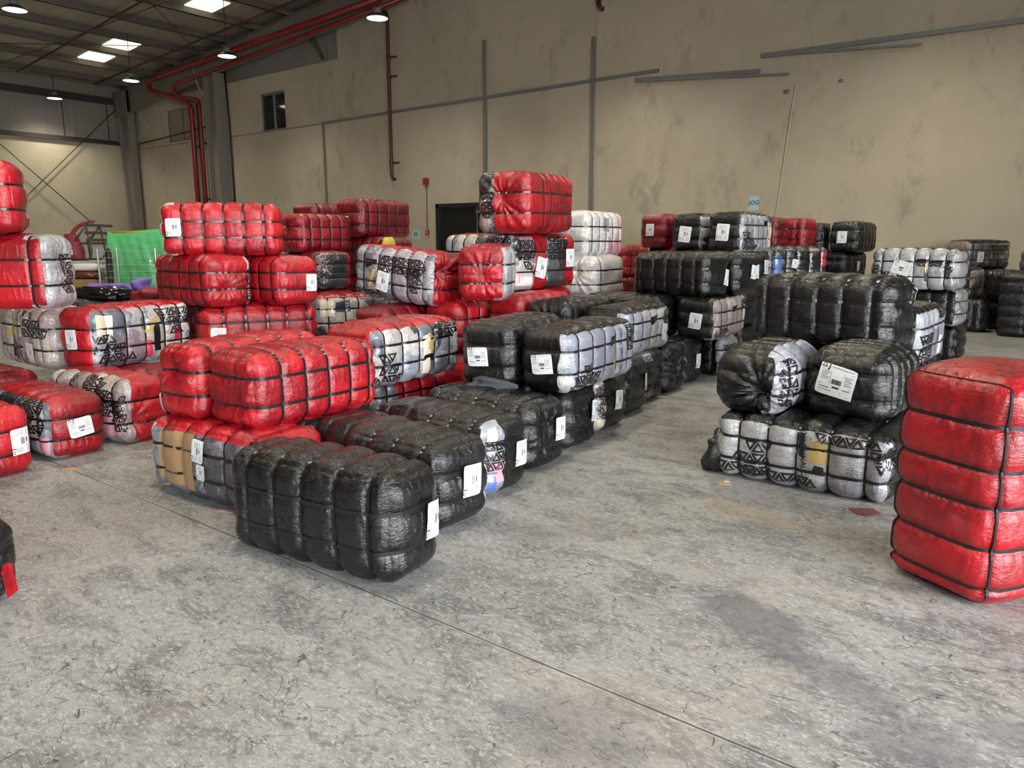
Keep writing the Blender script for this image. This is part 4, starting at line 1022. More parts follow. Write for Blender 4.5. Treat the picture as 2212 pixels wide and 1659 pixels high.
bale('B11', 'red bale whose film end shows dark triangle print, under the crumpled dark red one', GR, 'L', (-8.22, 6.50), 88, 1.1, .56, .50, .955, 'dkred', film=[('e', 'dark', .42, .98, -.4, .3)], pats=[(.80, .09, .42, .24, .10, 'rect'), (.58, -.12, .14, .22, .09, 'rect')])
bale('B12', 'red-topped bale with navy and cream film front, behind the gold-print film bale', GR, 'R', (-7.36, 5.74), 66, 1.05, .52, .49, .46, 'red', film=[('s', 'mixed', -.9, .9, -.4, .24)],
     patches=[('printed_cloth', [(-.3,.05),(-.12,.05),(-.12,.2),(-.3,.16)], NAVYP), ('printed_cloth', [(-.5,.0),(-.32,.0),(-.32,.2),(-.5,.2)], CREAMP)], labels=[(.0, -.1, 1.5)])

# --- red and film stack in the middle
bale('C2', 'red bale with glossy film front, gold print and triangles, beside the labelled black bale', GR, 'R', (-4.28, 3.84), 94, 1.10, .55, .48, .475, 'red', lod=3,
     film=[('s', 'mixed', -.60, .9, -.4, .235)], pats=[(-.40, -.12, .30, .22, .10, 'up'), (.38, .17, .28, .18, .10, 'rect')], labels=[(.48, .03, 1.5)],
     patches=[('printed_cloth', [(.02,-.20),(.10,-.20),(.12,.14),(.03,.12)], CREAMP), ('printed_band', [(.08,-.02),(.18,.0),(.20,.10),(.10,.13)], GOLD), ('printed_band', [(.02,-.06),(.16,-.10),(.16,-.04),(.06,-.02)], INK)], depth=.026)
bale('C2g', 'red floor bale with black film corner under the glossy film-front one', GR, 'R', (-4.60, 4.12), 90, 1.11, .50, .46, 0, 'red', film=[('s', 'dark', -.7, -.30, -.4, .4)])
bale('C2h', 'red floor bale beside the black bales, mostly covered', GR, 'L', (-4.24, 4.98), 90, .55, .50, .46, 0, 'red', nx=2)
bale('C3', 'red bale with five straps, below the tilted film bale and the pleated red one', GR, 'R', (-4.92, 5.55), 94, 1.12, .46, .50, .50, 'red', depth=.022)
bale('C4', 'red bale at the foot of the tall centre stack, behind the long black bale', GR, 'R', (-4.46, 5.98), 94, 1.06, .44, .54, .52, 'red', depth=.022)
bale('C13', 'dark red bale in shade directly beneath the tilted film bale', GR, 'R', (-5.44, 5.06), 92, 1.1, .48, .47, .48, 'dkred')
bale('C1', 'tilted film bale with grey clothes and black print, red gathered end', GR, 'L', (-5.10, 5.42), 95, 1.11, .52, .52, 1.0, 'red', lod=3, pitch=.09,
     film=[('s', 'purple', -.9, .535, -.4, .34)], gather=('+', -.35, .12, .016), labels=[(-.10, -.07, 1.4, 1.2)],
     pats=[(.12, .11, .50, .18, .10, 'rect'), (.28, -.04, .24, .22, .10, 'down'), (-.34, -.20, .26, .1, .09, 'rect')], texts=[(AJ, -.19, -.02, .026, 1.5)],
     patches=[('printed_band', [(-.36,.04),(-.22,.10),(-.22,.14),(-.36,.14)], INK), ('printed_band', [(-.32,-.14),(-.28,-.14),(-.22,.04),(-.26,.04)], GOLD), ('printed_cloth', [(-.16,-.14),(-.12,-.14),(-.04,.12),(-.08,.12)], WHITEP), ('printed_cloth', [(.39,-.20),(.53,-.20),(.53,.20),(.39,.20)], FILM['silver'])], depth=.024)
bale('C5', 'pleated red bale end with narrow film edge, beside the tilted film bale', GR, 'R', (-4.38, 5.64), 120, .66, .48, .52, 1.04, 'red', lod=3, nx=3, film=[('s', 'clearwrap', -.37, .5, -.4, .3)], gather=('-', .0, -.05, .008))
bale('C6', 'half film, half red bale end with tilted label, under the crowning red bale', GR, 'L', (-4.93, 6.44), 83, 1.15, .60, .60, 1.075, 'red',
     film=[('s', 'mixed', -.9, .9, -.4, .36), ('e', 'mixed', .5, .90, -.45, .30)], labels=[(1.00, -.06, 1.35, 1.35)], pats=[(.72, .16, .36, .24, .115, 'rect'), (.76, .0, .24, .16, .115, 'down'), (.35, .25, .35, .1, .10, 'rect')],
     patches=[('printed_cloth', [(.60,-.25),(.86,-.25),(.86,-.16),(.60,-.14)], WHITEP), ('printed_cloth', [(.60,-.24),(.70,-.2),(.74,-.12),(.60,-.12)], PINKP)])
bale('C7', 'bale with part film end and upright label, next in line behind the tilted-label one', GR, 'L', (-5.00, 7.12), 84, 1.12, .60, .60, 1.08, 'red',
     film=[('e', 'dark', .5, .90, -.45, .30)], labels=[(1.00, .03, 1.57, 1.25)], pats=[(.72, .14, .40, .26, .115, 'rect')])
bale('C8', 'tallest red bale crowning the centre stack in front of the black door', GR, 'R', (-4.66, 6.36), 101, 1.24, .62, .62, 1.70, 'red', lod=3, roll=0.0, pitch=-.02,
     film=[('e', 'dark', -1.5, -1.02, -.45, .5)], pats=[(-1.10, -.02, .10, .28, .10, 'rect')], gather=('-', .0, .05, .013), depth=.016, shift=.10, span=.30, labels=[])
bale('C9', 'clear wrapped bale with pink and white clothes beside the tall red top bale', GC, 'R', (-5.42, 8.72), 93, 1.08, .46, .60, 1.40, 'clear', film=[('s', 'white', -.9, .05, -.5, .5), ('s', 'rose', .05, .9, -.5, .5), ('e', 'white', -1.5, -.5, -.5, .5)], depth=.02,
     patches=[('printed_cloth', [(-.12,.05),(.05,.03),(.05,.22),(-.1,.22)], plain('grey_cloth', (.22,.22,.25), .4, coat=.5))])
bale('C10', 'crumpled clear bale with white clothes under the pink and white one', GC, 'R', (-5.28, 8.74), 98, 1.07, .50, .56, .84, 'clear', nx=1, film=[('s', 'white', -.9, .9, -.5, .5), ('e', 'white', -1.5, -.5, -.5, .5)], lump=.028, gather=('-', .1, .1, .02))
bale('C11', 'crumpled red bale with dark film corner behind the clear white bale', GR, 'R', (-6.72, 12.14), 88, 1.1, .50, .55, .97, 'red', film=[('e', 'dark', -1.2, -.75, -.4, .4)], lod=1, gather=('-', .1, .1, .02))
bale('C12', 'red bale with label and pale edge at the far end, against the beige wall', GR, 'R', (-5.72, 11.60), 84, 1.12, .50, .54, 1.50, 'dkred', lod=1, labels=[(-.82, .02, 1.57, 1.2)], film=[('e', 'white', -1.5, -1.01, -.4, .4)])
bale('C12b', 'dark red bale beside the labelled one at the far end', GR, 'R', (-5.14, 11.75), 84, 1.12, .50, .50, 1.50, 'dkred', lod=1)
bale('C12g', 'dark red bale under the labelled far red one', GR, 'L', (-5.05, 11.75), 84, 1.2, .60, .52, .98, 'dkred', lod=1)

# --- black stack behind the aisle
bale('H8', 'floor bale with round triangle-print film end at the foot of the black stack', GB, 'L', (-3.38, 8.58), 90, 1.1, .50, .48, 0, 'black', film=[('e', 'silver', .45, .88, -.4, .35)], pats=[(.72, .03, .28, .28, .10, 'rect')], labels=[(.98, .02, 1.57, .9)])
bale('H7', 'black bale in shade under one end of the long strapped black bale', GB, 'L', (-3.95, 7.95), 86, 1.1, .52, .49, .475, 'black')
bale('H6', 'black bale with label and pale film side, second from floor in the black stack', GB, 'R', (-3.32, 8.16), 94, 1.10, .50, .49, .475, 'black', film=[('s', 'blush', -.60, .9, -.4, .27)], labels=[(-.80, -.02, 1.45, 1.1), (.36, .0, 1.45, .8)],
     pats=[(-.35, -.19, .36, .12, .085, 'rect'), (.40, .13, .22, .18, .085, 'rect')], patches=[('printed_band', [(.0,.05),(.10,.08),(.10,.13),(.0,.12)], INK), ('printed_band', [(.02,-.12),(.10,-.10),(.12,.03),(.06,.04)], plain('copper_print', (.40,.26,.17), .3, coat=.5))])
bale('H3', 'long black bale with many straps, third layer of the black stack', GB, 'L', (-3.47, 8.13), 79, 1.08, .50, .50, .965, 'black', labels=[(.94, -.03, 1.35, 1.1)], film=[('e', 'white', .98, 1.3, -.4, .4)], depth=.022)
bale('H4', 'black bale with a doubled label, just behind the end of the long strapped one', GB, 'L', (-3.34, 8.74), 79, 1.1, .52, .49, .97, 'black', labels=[(.86, .02, 1.4, 1.0), (.99, .02, 1.4, 1.0)])
bale('H5', 'black bale with a thin label behind the doubled-label one', GB, 'L', (-3.84, 10.62), 84, 1.1, .53, .49, .96, 'black', labels=[(.92, .03, 1.5, 1.2)])
bale('H1', 'film-sided black bale with label atop the black stack, the lower of two', GB, 'R', (-4.42, 10.22), 93, 1.09, .50, .52, 1.46, 'black', film=[('s', 'silver', -.60, .9, -.4, .24)], labels=[(-.82, -.02, 1.45, 1.35)], pats=[(-.34, -.1, .36, .3, .11, 'up')])
bale('H2', 'black bale with label and pale film side below the pale blue JOG sheet', GB, 'R', (-3.72, 9.85), 89, 1.10, .50, .52, 1.46, 'black', film=[('s', 'silver', -.60, .9, -.4, .26)], labels=[(-.82, .0, 1.5, 1.35)], pats=[(-.26, -.12, .46, .26, .10, 'step'), (.46, .18, .16, .12, .09, 'rect')],
     patches=[('printed_band', [(.18,.08),(.28,.10),(.28,.17),(.18,.15)], INK), ('printed_cloth', [(.30,-.2),(.52,-.2),(.52,.14),(.30,.14)], CREAMP)])
bale('H9', 'huge glossy black bale lying across the stack, six deep segments', GB, 'L', (-1.10, 5.86), 80, 1.12, .52, .54, .80, 'black', lod=3, depth=.026, r=.12, film=[('e', 'white', .99, 1.3, -.3, .3)], gather=('+', .1, .25, .010))
bale('H9g', 'black bale in shade beneath the huge glossy black one', GB, 'L', (-1.18, 6.04), 82, 1.0, .42, .36, .44, 'black')
bale('H9f', 'black floor bale in the dark gap under the huge glossy black one', GB, 'L', (-1.16, 6.08), 82, 1.0, .42, .44, 0, 'black', lod=1)
bale('H10', 'black bale with bright white film side and triangle print beside the huge black one', GB, 'R', (-1.14, 7.40), 88, 1.10, .52, .54, .47, 'black', film=[('s', 'pale', -.60, .9, -.4, .26)], pats=[(-.30, -.12, .36, .28, .115, 'rect'), (.30, .2, .3, .12, .09, 'rect')],
     patches=[('printed_band', [(.10,-.16),(.16,-.16),(.20,.06),(.14,.08)], GOLD), ('printed_cloth', [(.22,-.2),(.30,-.2),(.30,-.02),(.22,-.02)], WHITEP)])
bale('H10g', 'black floor bale below the bright white film side', GB, 'R', (-1.10, 7.45), 88, 1.1, .52, .46, 0, 'black')
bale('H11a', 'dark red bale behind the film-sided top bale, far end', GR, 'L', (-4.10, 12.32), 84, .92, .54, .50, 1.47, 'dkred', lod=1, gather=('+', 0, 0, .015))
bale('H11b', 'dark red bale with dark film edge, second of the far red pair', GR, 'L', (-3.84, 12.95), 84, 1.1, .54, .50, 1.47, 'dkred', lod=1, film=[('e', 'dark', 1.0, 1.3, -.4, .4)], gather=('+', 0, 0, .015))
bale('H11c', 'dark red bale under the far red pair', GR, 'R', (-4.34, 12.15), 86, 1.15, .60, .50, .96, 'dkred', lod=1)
bale('H12a', 'black bale with label next to the far red pair', GB, 'R', (-3.72, 13.60), 92, 1.1, .54, .48, 1.42, 'black', lod=1, labels=[(-.82, 0, 1.57, 1.2)], film=[('e', 'white', -1.4, -1.03, -.4, .4)])
bale('H12b', 'black bale with label last in the far top row', GB, 'R', (-3.14, 13.55), 88, 1.1, .52, .50, 1.42, 'black', lod=1, labels=[(-.82, 0, 1.57, 1.2)], film=[('e', 'white', -1.4, -1.03, -.4, .4)])
bale('H13', 'dark bale with film side of blue, black and red clothes, before the far red pair', GB, 'R', (-3.90, 11.30), 52, 1.10, .50, .50, 1.02, 'black', lod=2, film=[('s', 'dark', -.9, .9, -.4, .26)], pats=[(.16, .06, .46, .22, .09, 'rect')], labels=[(-.06, .0, 1.4, .8)],
     patches=[('printed_cloth', [(-.42,-.16),(-.28,-.18),(-.28,.10),(-.42,.12)], BLUEP), ('printed_cloth', [(.40,-.05),(.50,-.02),(.50,.16),(.40,.18)], REDP)])
bale('H13g', 'black bale under the blue and black film-sided one', GB, 'R', (-3.70, 11.50), 60, 1.1, .5, .5, .50, 'black', lod=1)
bale('H14', 'black bale with a small label below the far labelled pair', GB, 'R', (-3.30, 13.50), 86, 1.11, .54, .48, .94, 'black', lod=1, labels=[(.0, .0, 1.57, 1.0)])
bale('H15', 'silver film bale with black geometric print and crooked label, near the far wall', GB, 'L', (-1.40, 11.36), 82, 1.10, .50, .54, .96, 'black', lod=2, film=[('s', 'silver', -.9, .9, -.4, .4)], labels=[(-.14, .02, -.25, 1.4)],
     pats=[(-.40, -.02, .24, .20, .10, 'step'), (.26, .10, .40, .12, .10, 'rect'), (.42, -.0, .18, .26, .10, 'down')],
     patches=[('printed_band', [(.04,.10),(.20,.10),(.20,.14),(.04,.14)], INK), ('printed_band', [(.16,-.16),(.20,-.16),(.20,.10),(.14,.10)], INK), ('printed_band', [(.10,-.04),(.18,.0),(.20,.06),(.12,.04)], GOLD)], depth=.028)
bale('H18', 'black bale with loose clear corner under the silver film bale', GB, 'L', (-1.36, 11.50), 84, 1.1, .50, .49, .475, 'black', film=[('e', 'clearwrap', .5, 1.3, -.4, .35)], gather=('+', -.2, .1, .012))
bale('H18g', 'black floor bale at the foot of the silver film bale stack', GB, 'L', (-1.36, 11.60), 82, 1.1, .52, .48, 0, 'black')
bale('H16', 'dark film bale with triangle print on top of the farthest pile', GB, 'R', (-1.98, 17.10), 54, 1.12, .54, .56, 1.06, 'black', lod=1, film=[('s', 'dark', -.9, .9, -.4, .24), ('e', 'dark', -1.4, -.5, -.4, .3)], pats=[(.2, .1, .44, .22, .12, 'rect')], labels=[(-.25, -.04, 1.57, 1.2)])
bale('H16g', 'black bale under the topmost film bale of the farthest pile', GB, 'R', (-1.84, 16.98), 56, 1.12, .60, .56, .50, 'black', lod=1)
bale('H17', 'black bale with label and cream film side beside the silver film stack', GB, 'R', (-1.74, 15.75), 84, 1.11, .54, .54, .58, 'black', lod=1, film=[('s', 'blush', -.50, .9, -.4, .25)], labels=[(-.83, -.02, 1.57, 1.5)], pats=[(-.30, -.14, .40, .26, .11, 'up')],
     patches=[('printed_band', [(.16,-.12),(.22,-.12),(.22,.14),(.10,.14)], INK)])
bale('H19', 'black floor bale under the cream film-sided one', GB, 'L', (-1.46, 15.60), 84, 1.1, .56, .58, 0, 'black', lod=1)
bale('H20', 'black bale of the dark far pile, below the topmost film bale', GB, 'L', (-.95, 16.2), 84, .62, .56, .54, .54, 'black', lod=1)
bale('H20g', 'black floor bale of the dark far pile with a pale tag', GB, 'L', (-.95, 16.3), 84, .62, .56, .54, 0, 'black', lod=1)
bale('H20t', 'dark printed bale high in the far pile beside the picture edge', GB, 'L', (-.55, 15.9), 80, .5, .3, .5, .95, 'black', lod=1, film=[('s', 'dark', -.9, .9, -.4, .4)], pats=[(.2, .0, .4, .3, .12, 'rect')])
bale('H21', 'black bale standing on end with five ring straps at the far picture edge', GB, 'R', (-.79, 15.2), 81, 1.06, .46, .56, 0, 'black', stand=True, lod=1, film=[('e', 'blush', -9, -8, 0, 0)], depth=.03)

# --- pile beside the aisle, right of centre
bale('K1', 'silver film floor bale with triangle print and company name, under two black bales', GB, 'L', (-.83, 4.83), 89, 1.12, .58, .455, 0, 'black', lod=3,
     film=[('s', 'silver', -.9, .60, -.34, .19)], pats=[(-.33, -.06, .34, .26, .10, 'stepr'), (-.12, -.14, .46, .12, .10, 'rect'), (.26, .16, .42, .10, .09, 'rect'), (.50, .06, .16, .20, .09, 'down'), (.62, .10, .1, .2, .09, 'rect')],
     texts=[(AJ, .045, .06, .034, -1.5)], patches=[('printed_band', [(.005,.02),(.05,.0),(.045,.16),(.0,.18)], INK), ('printed_band', [(.08,-.02),(.19,-.02),(.19,.12),(.08,.12)], GOLD), ('printed_band', [(.10,-.09),(.18,-.10),(.17,-.04),(.12,-.03)], INK)], depth=.034, gather=('-', 0, 0, .012))
bale('K5', 'black floor bale with triangle print end, behind the silver film one', GB, 'L', (-.84, 5.52), 88, 1.08, .50, .46, 0, 'black', lod=2, film=[('e', 'white', .5, .8, -.4, .3)], pats=[(.70, .08, .22, .24, .09, 'rect')])
bale('K2', 'rounded black bale with twisted wrap knot and printed film edge, on the silver film bale', GB, 'R', (-1.50, 4.86), 88, .84, .52, .45, .445, 'black', lod=3, nx=4, film=[('s', 'pale', -.50, .9, -.4, .36)], pats=[(-.32, .0, .16, .36, .09, 'rect')],
     gather=('-', -.18, -.10, .020), r=.16, depth=.02)
bale('K3', 'black bale with a crisp square label on its end, on the silver film bale', GB, 'R', (-.92, 5.08), 86, .76, .56, .48, .425, 'black', lod=3, labels=[(-.70, .04, -.18, 1.45)], gather=('-', .38, .15, .010), roll=0.0, depth=.028, r=.13)
bale('K4', 'tall bright red bale standing on end at the picture edge, five black ring straps', GR, 'R', (-.20, 3.62), 60, 1.04, .56, .62, 0, 'red', lod=3, stand=True, span=.345, shift=-.055, depth=.022, zdepth=.012, zs=(.46,), r=.11,
     film=[('s', 'dark', -9, -8, 0, 0)])
bale('Q1', 'black bale corner with a scrap of red wrap, poking in at the picture edge', GB, 'L', (-3.745, .66), 88, 1.1, .52, .38, 0, 'black', lod=2, film=[('e', 'white', .5, .9, .05, .12)])

# --- lower bales that carry the piles, in the gaps between the rows
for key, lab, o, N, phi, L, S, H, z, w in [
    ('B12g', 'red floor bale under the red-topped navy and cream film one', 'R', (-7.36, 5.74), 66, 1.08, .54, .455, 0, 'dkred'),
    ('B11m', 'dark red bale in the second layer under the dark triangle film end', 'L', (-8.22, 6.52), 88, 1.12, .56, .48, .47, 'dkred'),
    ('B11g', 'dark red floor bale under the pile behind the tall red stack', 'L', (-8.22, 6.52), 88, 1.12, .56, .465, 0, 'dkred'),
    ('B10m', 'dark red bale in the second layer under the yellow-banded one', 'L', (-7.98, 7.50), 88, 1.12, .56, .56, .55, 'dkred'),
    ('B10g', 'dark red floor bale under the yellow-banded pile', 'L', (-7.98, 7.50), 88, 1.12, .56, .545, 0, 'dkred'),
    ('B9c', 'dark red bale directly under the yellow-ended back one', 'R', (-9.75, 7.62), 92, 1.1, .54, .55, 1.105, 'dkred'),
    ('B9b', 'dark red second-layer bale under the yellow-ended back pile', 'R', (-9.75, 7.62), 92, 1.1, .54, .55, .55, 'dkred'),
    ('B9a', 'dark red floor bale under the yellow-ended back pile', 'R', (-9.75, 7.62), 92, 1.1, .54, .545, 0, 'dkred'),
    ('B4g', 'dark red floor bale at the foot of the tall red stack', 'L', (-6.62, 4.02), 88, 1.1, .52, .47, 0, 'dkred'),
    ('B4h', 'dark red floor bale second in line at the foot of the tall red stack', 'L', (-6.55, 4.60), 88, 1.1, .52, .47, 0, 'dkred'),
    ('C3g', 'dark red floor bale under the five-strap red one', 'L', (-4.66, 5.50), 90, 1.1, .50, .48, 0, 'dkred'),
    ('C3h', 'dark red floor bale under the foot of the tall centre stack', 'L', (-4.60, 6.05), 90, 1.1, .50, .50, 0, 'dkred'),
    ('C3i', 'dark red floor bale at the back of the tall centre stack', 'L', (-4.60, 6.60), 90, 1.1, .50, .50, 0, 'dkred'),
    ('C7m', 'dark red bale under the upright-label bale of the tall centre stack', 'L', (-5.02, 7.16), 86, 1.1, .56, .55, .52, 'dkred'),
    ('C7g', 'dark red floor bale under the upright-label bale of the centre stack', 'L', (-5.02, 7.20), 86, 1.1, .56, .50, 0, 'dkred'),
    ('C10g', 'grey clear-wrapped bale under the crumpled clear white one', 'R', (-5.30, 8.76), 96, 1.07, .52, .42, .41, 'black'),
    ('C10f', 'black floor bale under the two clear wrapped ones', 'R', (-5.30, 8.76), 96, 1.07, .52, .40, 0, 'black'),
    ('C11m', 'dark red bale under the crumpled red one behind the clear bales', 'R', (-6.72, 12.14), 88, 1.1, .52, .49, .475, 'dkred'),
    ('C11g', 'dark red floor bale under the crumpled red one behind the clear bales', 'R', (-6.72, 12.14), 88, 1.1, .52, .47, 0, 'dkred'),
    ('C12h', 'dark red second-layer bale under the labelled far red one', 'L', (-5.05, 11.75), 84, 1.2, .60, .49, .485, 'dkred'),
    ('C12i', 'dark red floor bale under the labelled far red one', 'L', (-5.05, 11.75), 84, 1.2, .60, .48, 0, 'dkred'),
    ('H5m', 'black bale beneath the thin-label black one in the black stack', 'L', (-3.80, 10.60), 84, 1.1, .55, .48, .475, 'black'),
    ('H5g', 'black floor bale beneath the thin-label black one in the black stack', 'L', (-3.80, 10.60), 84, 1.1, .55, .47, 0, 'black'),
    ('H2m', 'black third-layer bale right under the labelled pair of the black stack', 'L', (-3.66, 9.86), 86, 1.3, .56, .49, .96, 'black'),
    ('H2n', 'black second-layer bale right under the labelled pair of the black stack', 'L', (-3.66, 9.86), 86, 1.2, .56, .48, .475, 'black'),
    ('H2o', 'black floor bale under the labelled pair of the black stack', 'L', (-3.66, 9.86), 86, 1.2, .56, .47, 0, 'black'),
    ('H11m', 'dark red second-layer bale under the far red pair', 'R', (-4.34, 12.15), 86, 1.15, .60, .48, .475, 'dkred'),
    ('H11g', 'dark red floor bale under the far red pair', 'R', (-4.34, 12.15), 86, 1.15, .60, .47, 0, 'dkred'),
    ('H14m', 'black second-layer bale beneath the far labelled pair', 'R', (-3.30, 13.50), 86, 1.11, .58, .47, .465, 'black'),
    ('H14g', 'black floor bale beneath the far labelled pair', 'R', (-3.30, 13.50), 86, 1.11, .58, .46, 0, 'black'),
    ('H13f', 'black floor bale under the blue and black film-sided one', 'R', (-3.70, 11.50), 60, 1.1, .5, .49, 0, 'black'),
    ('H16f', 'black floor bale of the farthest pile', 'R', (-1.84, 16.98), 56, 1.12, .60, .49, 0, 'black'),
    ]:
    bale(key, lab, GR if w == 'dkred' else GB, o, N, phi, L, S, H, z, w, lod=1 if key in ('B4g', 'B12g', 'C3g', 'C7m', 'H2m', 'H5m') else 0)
# ------------------------------------------------------------------ things behind the red stacks, beside the corner
def wave_cloth(name, mat, parent, f, nu, nv, thick=.006, loc=None):
    """cloth sheet from a function (u,v)->xyz, given a thickness"""
    U, W = np.meshgrid(np.linspace(0, 1, nu+1), np.linspace(0, 1, nv+1), indexing='ij')
    V = np.array([f(u, w) for u, w in zip(U.ravel(), W.ravel())])
    id_ = np.arange((nu+1)*(nv+1)).reshape(nu+1, nv+1)
    F = np.stack([id_[:-1, :-1], id_[1:, :-1], id_[1:, 1:], id_[:-1, 1:]], -1).reshape(-1, 4)
    o = link(name, mesh_np(name, V, F), mat, parent)
    md = o.modifiers.new('thickness', 'SOLIDIFY'); md.thickness = thick; md.offset = 1.0
    if loc is not None: o.location = loc
    return o
def blob(name, mat, parent, c, r, seed, flat=.0, amp=.12, n=(40, 24), freq=3.0):
    """soft lumpy bag: closed, rounded, resting on its flattened underside"""
    rs = np.random.RandomState(seed); k = rs.normal(size=(12, 3))*freq; ph = rs.uniform(0, 2*PI, 12)
    V = []; F = []
    nu, nv = n
    for j in range(nv+1):
        th = PI*j/nv
        for i in range(nu):
            a = 2*PI*i/nu; d = np.array([math.sin(th)*math.cos(a), math.sin(th)*math.sin(a), math.cos(th)])
            d2 = np.sign(d)*np.abs(d)**.75
            s_ = 1 + amp*np.sin(k @ d + ph).sum()/3
            p = d2*np.array(r)*s_; p[2] = max(p[2], -r[2]*(1-flat)); V.append(p)
    for j in range(nv):
        for i in range(nu):
            F.append((j*nu+i, (j+1)*nu+i, (j+1)*nu+(i+1) % nu, j*nu+(i+1) % nu))
    o = link(name, mesh_np(name, V, F), mat, parent); o.location = c
    return o
GREENF = plain('green_film', (0.10, 0.46, 0.17), 0.32, coat=.5, var=.18)
# steel work table with an upturned chair frame
wt = empty('work_table', (-13.60, 5.85, 0), (0, 0, .66), label='grey steel work table with pale top, carrying a red backpack', cat='table')
wbox('table_top', plain('pale_table_top', (.42,.41,.36), .5), wt, [(-.75,.45,-.35,.35,1.24,1.28)])
wbox('table_apron', plain('grey_green_steel', (.13,.15,.14), .5), wt, [(-.74,.44,-.34,-.30,1.16,1.24),(-.74,.44,.30,.34,1.16,1.24),(.40,.44,-.34,.34,1.16,1.24),(-.74,-.70,-.34,.34,1.16,1.24)])
for sx in (-.72, .42):
    for sy in (-.32, .32): wbox('leg', bpy.data.materials['grey_green_steel'], wt, [(sx-.02, sx+.02, sy-.02, sy+.02, 0, 1.17)])
ch = empty('chair_frame', (-13.68, 5.92, 1.28), (0, 0, .66), label='dark grey slatted chair frame standing on the steel work table', cat='chair')
cm = plain('dark_grey_tube', (.05,.05,.052), .4)
for y in (-.2, .24):
    mb = MB(); mb.tube([(-.28,y,.015),(.05,y,.015)] + arc((.05,y,.015),(.17,y,.02),(.17,y,.18),6)[1:] + [(.12,y,.58)], .018, 8); mb.build('leg', cm, ch, smooth=True)
    mb = MB(); mb.tube([(-.12,y,.30),(.12,y,.58)], .018, 8); mb.tube([(-.12,y,.30),(-.10,y,.02)], .016, 8); mb.build('arm', cm, ch, smooth=True)
for z in (.585, .46, .34):
    mb = MB(); mb.box(.09 + (z-.585)*-.1 - .01, .12 + (z-.585)*-.1 + .02, -.22, .62, z-.02, z+.025); mb.build('slat', cm, ch)
# backpack
MAROON = plain('maroon_nylon', (.20,.018,.03), .6, var=.2)
bp = empty('backpack', (-13.75, 5.70, 1.28), (0, 0, .66), label='maroon backpack with a small white tag, sitting on the steel work table', cat='bag')
def bpf(u, w):
    a = 2*PI*u; z = w*.44; k = (1 - .55*max(0, w-.35)**1.4*1.9)
    q = lambda c: math.copysign(abs(c)**.7, c)
    cap = math.sin(min(1, w*9)*PI/2)*math.cos(max(0, (w-.97)/.03)*PI/2*.98)
    return (q(math.cos(a))*.19*k*cap, q(math.sin(a))*.12*k*cap - .01, z + .012*math.sin(w*40))
wave_cloth('body', MAROON, bp, bpf, 28, 30, .003)
blob('front_pocket', MAROON, bp, (0, -.10, .14), (.16, .05, .12), 4, amp=.04)
mb = MB(); mb.tube(arc((.02,0,.42),(.10,0,.62),(.42,.02,.66),10), [.03,.035,.035,.035,.032,.03,.028,.025,.022,.02,.018], 8); mb.build('shoulder_strap', MAROON, bp, smooth=True)
wbox('tag', WHITEP, bp, [(-.02,.09,-.157,-.150,.10,.18)])
# boards leaning behind
wb = empty('white_board', (-14.2, 6.6, 0), (0, 0, .66), label='white board with wood trim standing behind the work table', cat='board')
wbox('panel', plain('board_white', (.52,.52,.50), .5), wb, [(-.95,.75,0,.03,.3,1.55)])
wbox('trim', plain('board_trim_wood', (.12,.06,.03), .5), wb, [(-.95,.35,-.012,.0,1.55,1.585)])
for x in (-.8, .6): wbox('leg', STEEL, wb, [(x-.02, x+.02, 0, .04, 0, .3)])
# roll cage draped with green film
cg = empty('wire_cage', (-11.40, 5.60, 0), (0, 0, .66), label='galvanised wire cage standing in front of the green draped rack', cat='cage')
WIRE = plain('galvanised_wire', (.40,.42,.40), .35, metal=.6)
for nm, (x0, y0, x1, y1) in {'front': (-.40,-.30,.44,-.30), 'side_near': (-.40,-.30,-.40,.25), 'side_far': (.44,-.30,.44,.25)}.items():
    mb = MB(); L_ = math.hypot(x1-x0, y1-y0); n = int(L_/.10)
    for i in range(n+1):
        f = i/n; mb.tube([(x0+(x1-x0)*f, y0+(y1-y0)*f, .12), (x0+(x1-x0)*f, y0+(y1-y0)*f, 1.46)], .0035, 5)
    for k in range(15):
        z = .12 + k*1.34/14; mb.tube([(x0,y0,z),(x1,y1,z)], .0035, 5)
    mb.build('wire_panel', WIRE, cg)
for x in (-.40, .44):
    for y in (-.30, .25):
        mb = MB(); mb.tube([(x,y,.0),(x,y,1.5)], .016, 8); mb.build('post', WIRE, cg)
rk = empty('garment_rack', (-12.05, 6.05, 0), (0, 0, .66), label='yellow legged rack under a bright green film sheet near the corner', cat='rack')
YM = plain('yellow_paint', (.48,.34,.02), .4)
for x in (-.48, .50):
    mb = MB(); mb.tube([(x,0,0),(x,0,1.74)], .02, 8); mb.build('post', YM, rk, smooth=True)
    mb = MB(); mb.tube([(x,-.3,.02),(x,.3,.02)], .02, 8); mb.build('foot', YM, rk, smooth=True)
mb = MB(); mb.tube([(-.48,0,1.74),(.50,0,1.74)], .02, 8); mb.build('rail', YM, rk, smooth=True)
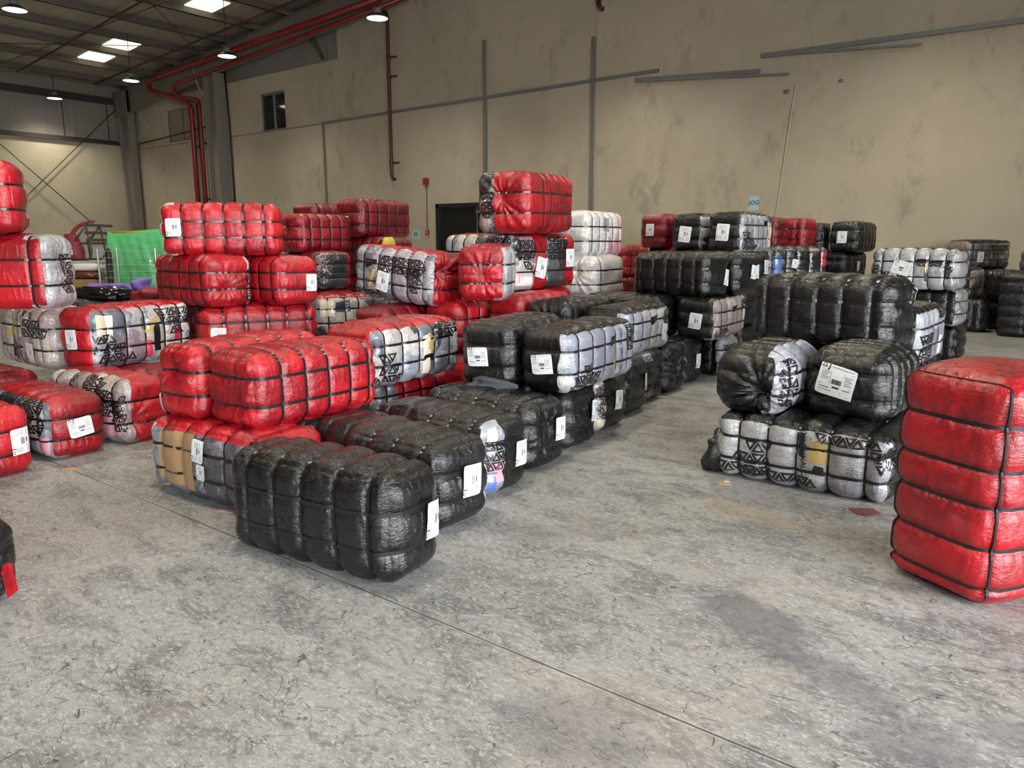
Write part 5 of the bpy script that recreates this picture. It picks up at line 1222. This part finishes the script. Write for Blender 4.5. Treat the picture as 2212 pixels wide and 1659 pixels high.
def gf(u, w):
    x = -.52 + 1.06*u; s_ = (w-.5)*2
    fold = .035*math.sin(x*9 + 1.5*math.sin(w*5)) * min(1, abs(s_)*1.4) + .02*math.sin(x*23)*abs(s_)
    dz = abs(s_)**1.15*1.15 if s_ < 0 else abs(s_)*.75
    y = (-.03 if s_ < 0 else .03)*min(1, abs(s_)*8) + (-.05*abs(s_) if s_ < 0 else .05*abs(s_)) + (fold*.7 + .008*math.sin(w*90 + 3*math.sin(x*7)) + .006*math.sin(x*41 + w*17))*(-1 if s_ < 0 else 1)*min(1, abs(s_)*4)
    return (x + .02*math.sin(w*11), y, 1.77 - dz + .02*math.sin(x*4) - (.25*max(0, .18-u)*abs(s_)))
sheet = wave_cloth('film_sheet', GREENF, None, gf, 70, 64, .004, (-12.05, 6.05, 0)); sheet.rotation_euler = (0, 0, .66)
tag(sheet, 'bright green film sheet draped over the rack behind the wire cage', 'sheet')
bb_ = blob('plastic_bag', BLACK, None, (-11.55, 5.28, 1.20), (.05, .05, .28), 9, amp=.10, freq=2.2); tag(bb_, 'tall black bag hanging on the near corner of the wire cage', 'bag')
# carton with cushions
cx_ = empty('cardboard_box', (-12.00, 5.16, 0), (0, 0, .66), label='tall brown carton with pillows on its top, in front of the wire cage', cat='box')
CARD = plain('brown_card', (.30,.18,.07), .7, var=.12)
wbox('box_body', CARD, cx_, [(-.22,.22,-.2,.2,0,1.04)])
wbox('flap', CARD, cx_, [(-.22,.22,-.22,-.2,.92,1.05)])
def cushion(name, mat, c, r, label, seed):
    o = blob(name, mat, None, c, r, seed, amp=.07, freq=1.8); o.rotation_euler = (0, 0, .66); return tag(o, label, 'cushion', 'cushions on the carton')
cushion('cushion', plain('brown_satin', (.10,.025,.015), .35, coat=.4), (-12.00, 5.16, 1.10), (.25,.21,.065), 'dark brown satin cushion under the cream pillow on the carton', 3)
cushion('cushion', plain('cream_pillow', (.60,.57,.50), .6), (-12.02, 5.14, 1.22), (.28,.22,.06), 'cream pillow topmost on the tall carton', 5)
# heap on the bales behind the red stack
bale('P1', 'black bale behind the film-sided stack, under a shiny black sack', GB, 'L', (-9.45, 3.75), 66, 1.1, .75, .46, .495, 'black', lod=1)
bale('P1g', 'black floor bale under the heap of sacks and purple cloth', GB, 'L', (-9.45, 3.75), 66, 1.15, .75, .47, 0, 'black', lod=1)
s1 = blob('plastic_sack', plain('shiny_black_plastic', (.006,.006,.007), .14), None, (-9.40, 4.12, 1.00), (.36,.17,.07), 12, amp=.16, freq=4.0); s1.rotation_euler = (0,0,.66); tag(s1, 'shiny black plastic sack lying on the dark bale behind the film-sided stack', 'sack')
VIO = plain('violet_cloth', (.20,.13,.46), .65, var=.25)
s2 = blob('cloth_bundle', VIO, None, (-9.70, 4.42, 1.01), (.30,.13,.07), 15, amp=.22, freq=3.6); s2.rotation_euler = (0,0,.66); tag(s2, 'violet cloth bundle lying behind the shiny black sack', 'cloth', 'violet cloths')
s3 = blob('cloth_bundle', VIO, None, (-9.32, 4.62, 1.04), (.11,.10,.10), 21, amp=.2, freq=3.2); tag(s3, 'violet knotted cloth lump beside the violet bundle, next to the red stack', 'cloth', 'violet cloths')
s4 = blob('red_sack', DKRED, None, (-8.62, 4.45, .98), (.24,.16,.10), 25, amp=.14, freq=3); s4.rotation_euler = (0,0,.66); tag(s4, 'dull red sack wedged between the violet cloth and the red stack', 'sack')
# ------------------------------------------------------------------ small things on the bales and the floor
rg = blob('rag', plain('grey_rag', (.045,.048,.055), .9, var=.3), None, (-3.60, 4.44, .50), (.15,.08,.05), 31, amp=.25, freq=4.5); rg.rotation_euler = (0,0,.5); tag(rg, 'crumpled dark grey rag on the black bale below the labelled black one', 'rag')
rs_ = blob('wrap_scrap', BLACK, None, (-1.96, 4.98, .13), (.09,.12,.13), 33, amp=.22, freq=4.0); tag(rs_, 'bunched black wrap tail at the end of the silver film bale on the floor', 'scrap')
def litter(name, pts, z, mat, label):
    mb = MB(); n = len(pts)
    mb.add([(x, y, z) for x, y in pts] + [(x, y, z + .003) for x, y in pts], [tuple(range(n-1, -1, -1)), tuple(range(n, 2*n))] + [(i, (i+1) % n, n+(i+1) % n, n+i) for i in range(n)])
    return tag(mb.build(name, mat, loc=(pts[0][0], pts[0][1], z)), label, 'litter', 'scraps on the floor')
litter('paper_scrap', [(-4.03,2.36),(-3.94,2.40),(-3.925,2.37),(-4.015,2.325)], .001, plain('pink_paper', (.62,.36,.45), .6), 'small pink paper strip on the floor before the tan film bale')
litter('paper_scrap', [(-1.86,4.72),(-1.79,4.76),(-1.75,4.70),(-1.83,4.66)], .001, plain('orange_white_paper', (.55,.34,.22), .6), 'small orange and white card scrap alone on the aisle floor')
litter('paper_scrap', [(-1.83,4.745),(-1.80,4.76),(-1.785,4.735),(-1.815,4.72)], .0045, WHITEP, 'white corner lying on the orange card scrap in the aisle')
litter('paper_scrap', [(-5.70,2.17),(-5.62,2.22),(-5.58,2.17),(-5.66,2.13)], .001, plain('orange_tag', (.50,.22,.12), .6), 'orange tag on the floor under the labelled red bale with triangle print')
litter('cloth_scrap', [(-1.02,4.70),(-.90,4.78),(-.84,4.72),(-.90,4.62),(-.97,4.63)], .001, plain('maroon_cloth', (.16,.04,.055), .8), 'flat maroon cloth scrap on the floor at the foot of the silver film bale')
litter('paper_scrap', [(-2.55,6.62),(-2.49,6.64),(-2.48,6.60),(-2.53,6.59)], .001, WHITEP, 'tiny white scrap on the aisle floor farther back')
mb = MB(); mb.add([(-3.74,1.10,.17),(-3.70,1.12,.19),(-3.66,1.12,.06),(-3.69,1.10,.03),(-3.75,1.12,.16),(-3.71,1.14,.18),(-3.67,1.14,.06),(-3.70,1.12,.03)], [(0,1,2,3),(7,6,5,4),(0,4,5,1),(1,5,6,2),(2,6,7,3),(3,7,4,0)])
tag(mb.build('wrap_scrap', RED, loc=(-3.72,1.06,.1)), 'torn strip of red wrap on the black bale corner at the picture edge', 'scrap')
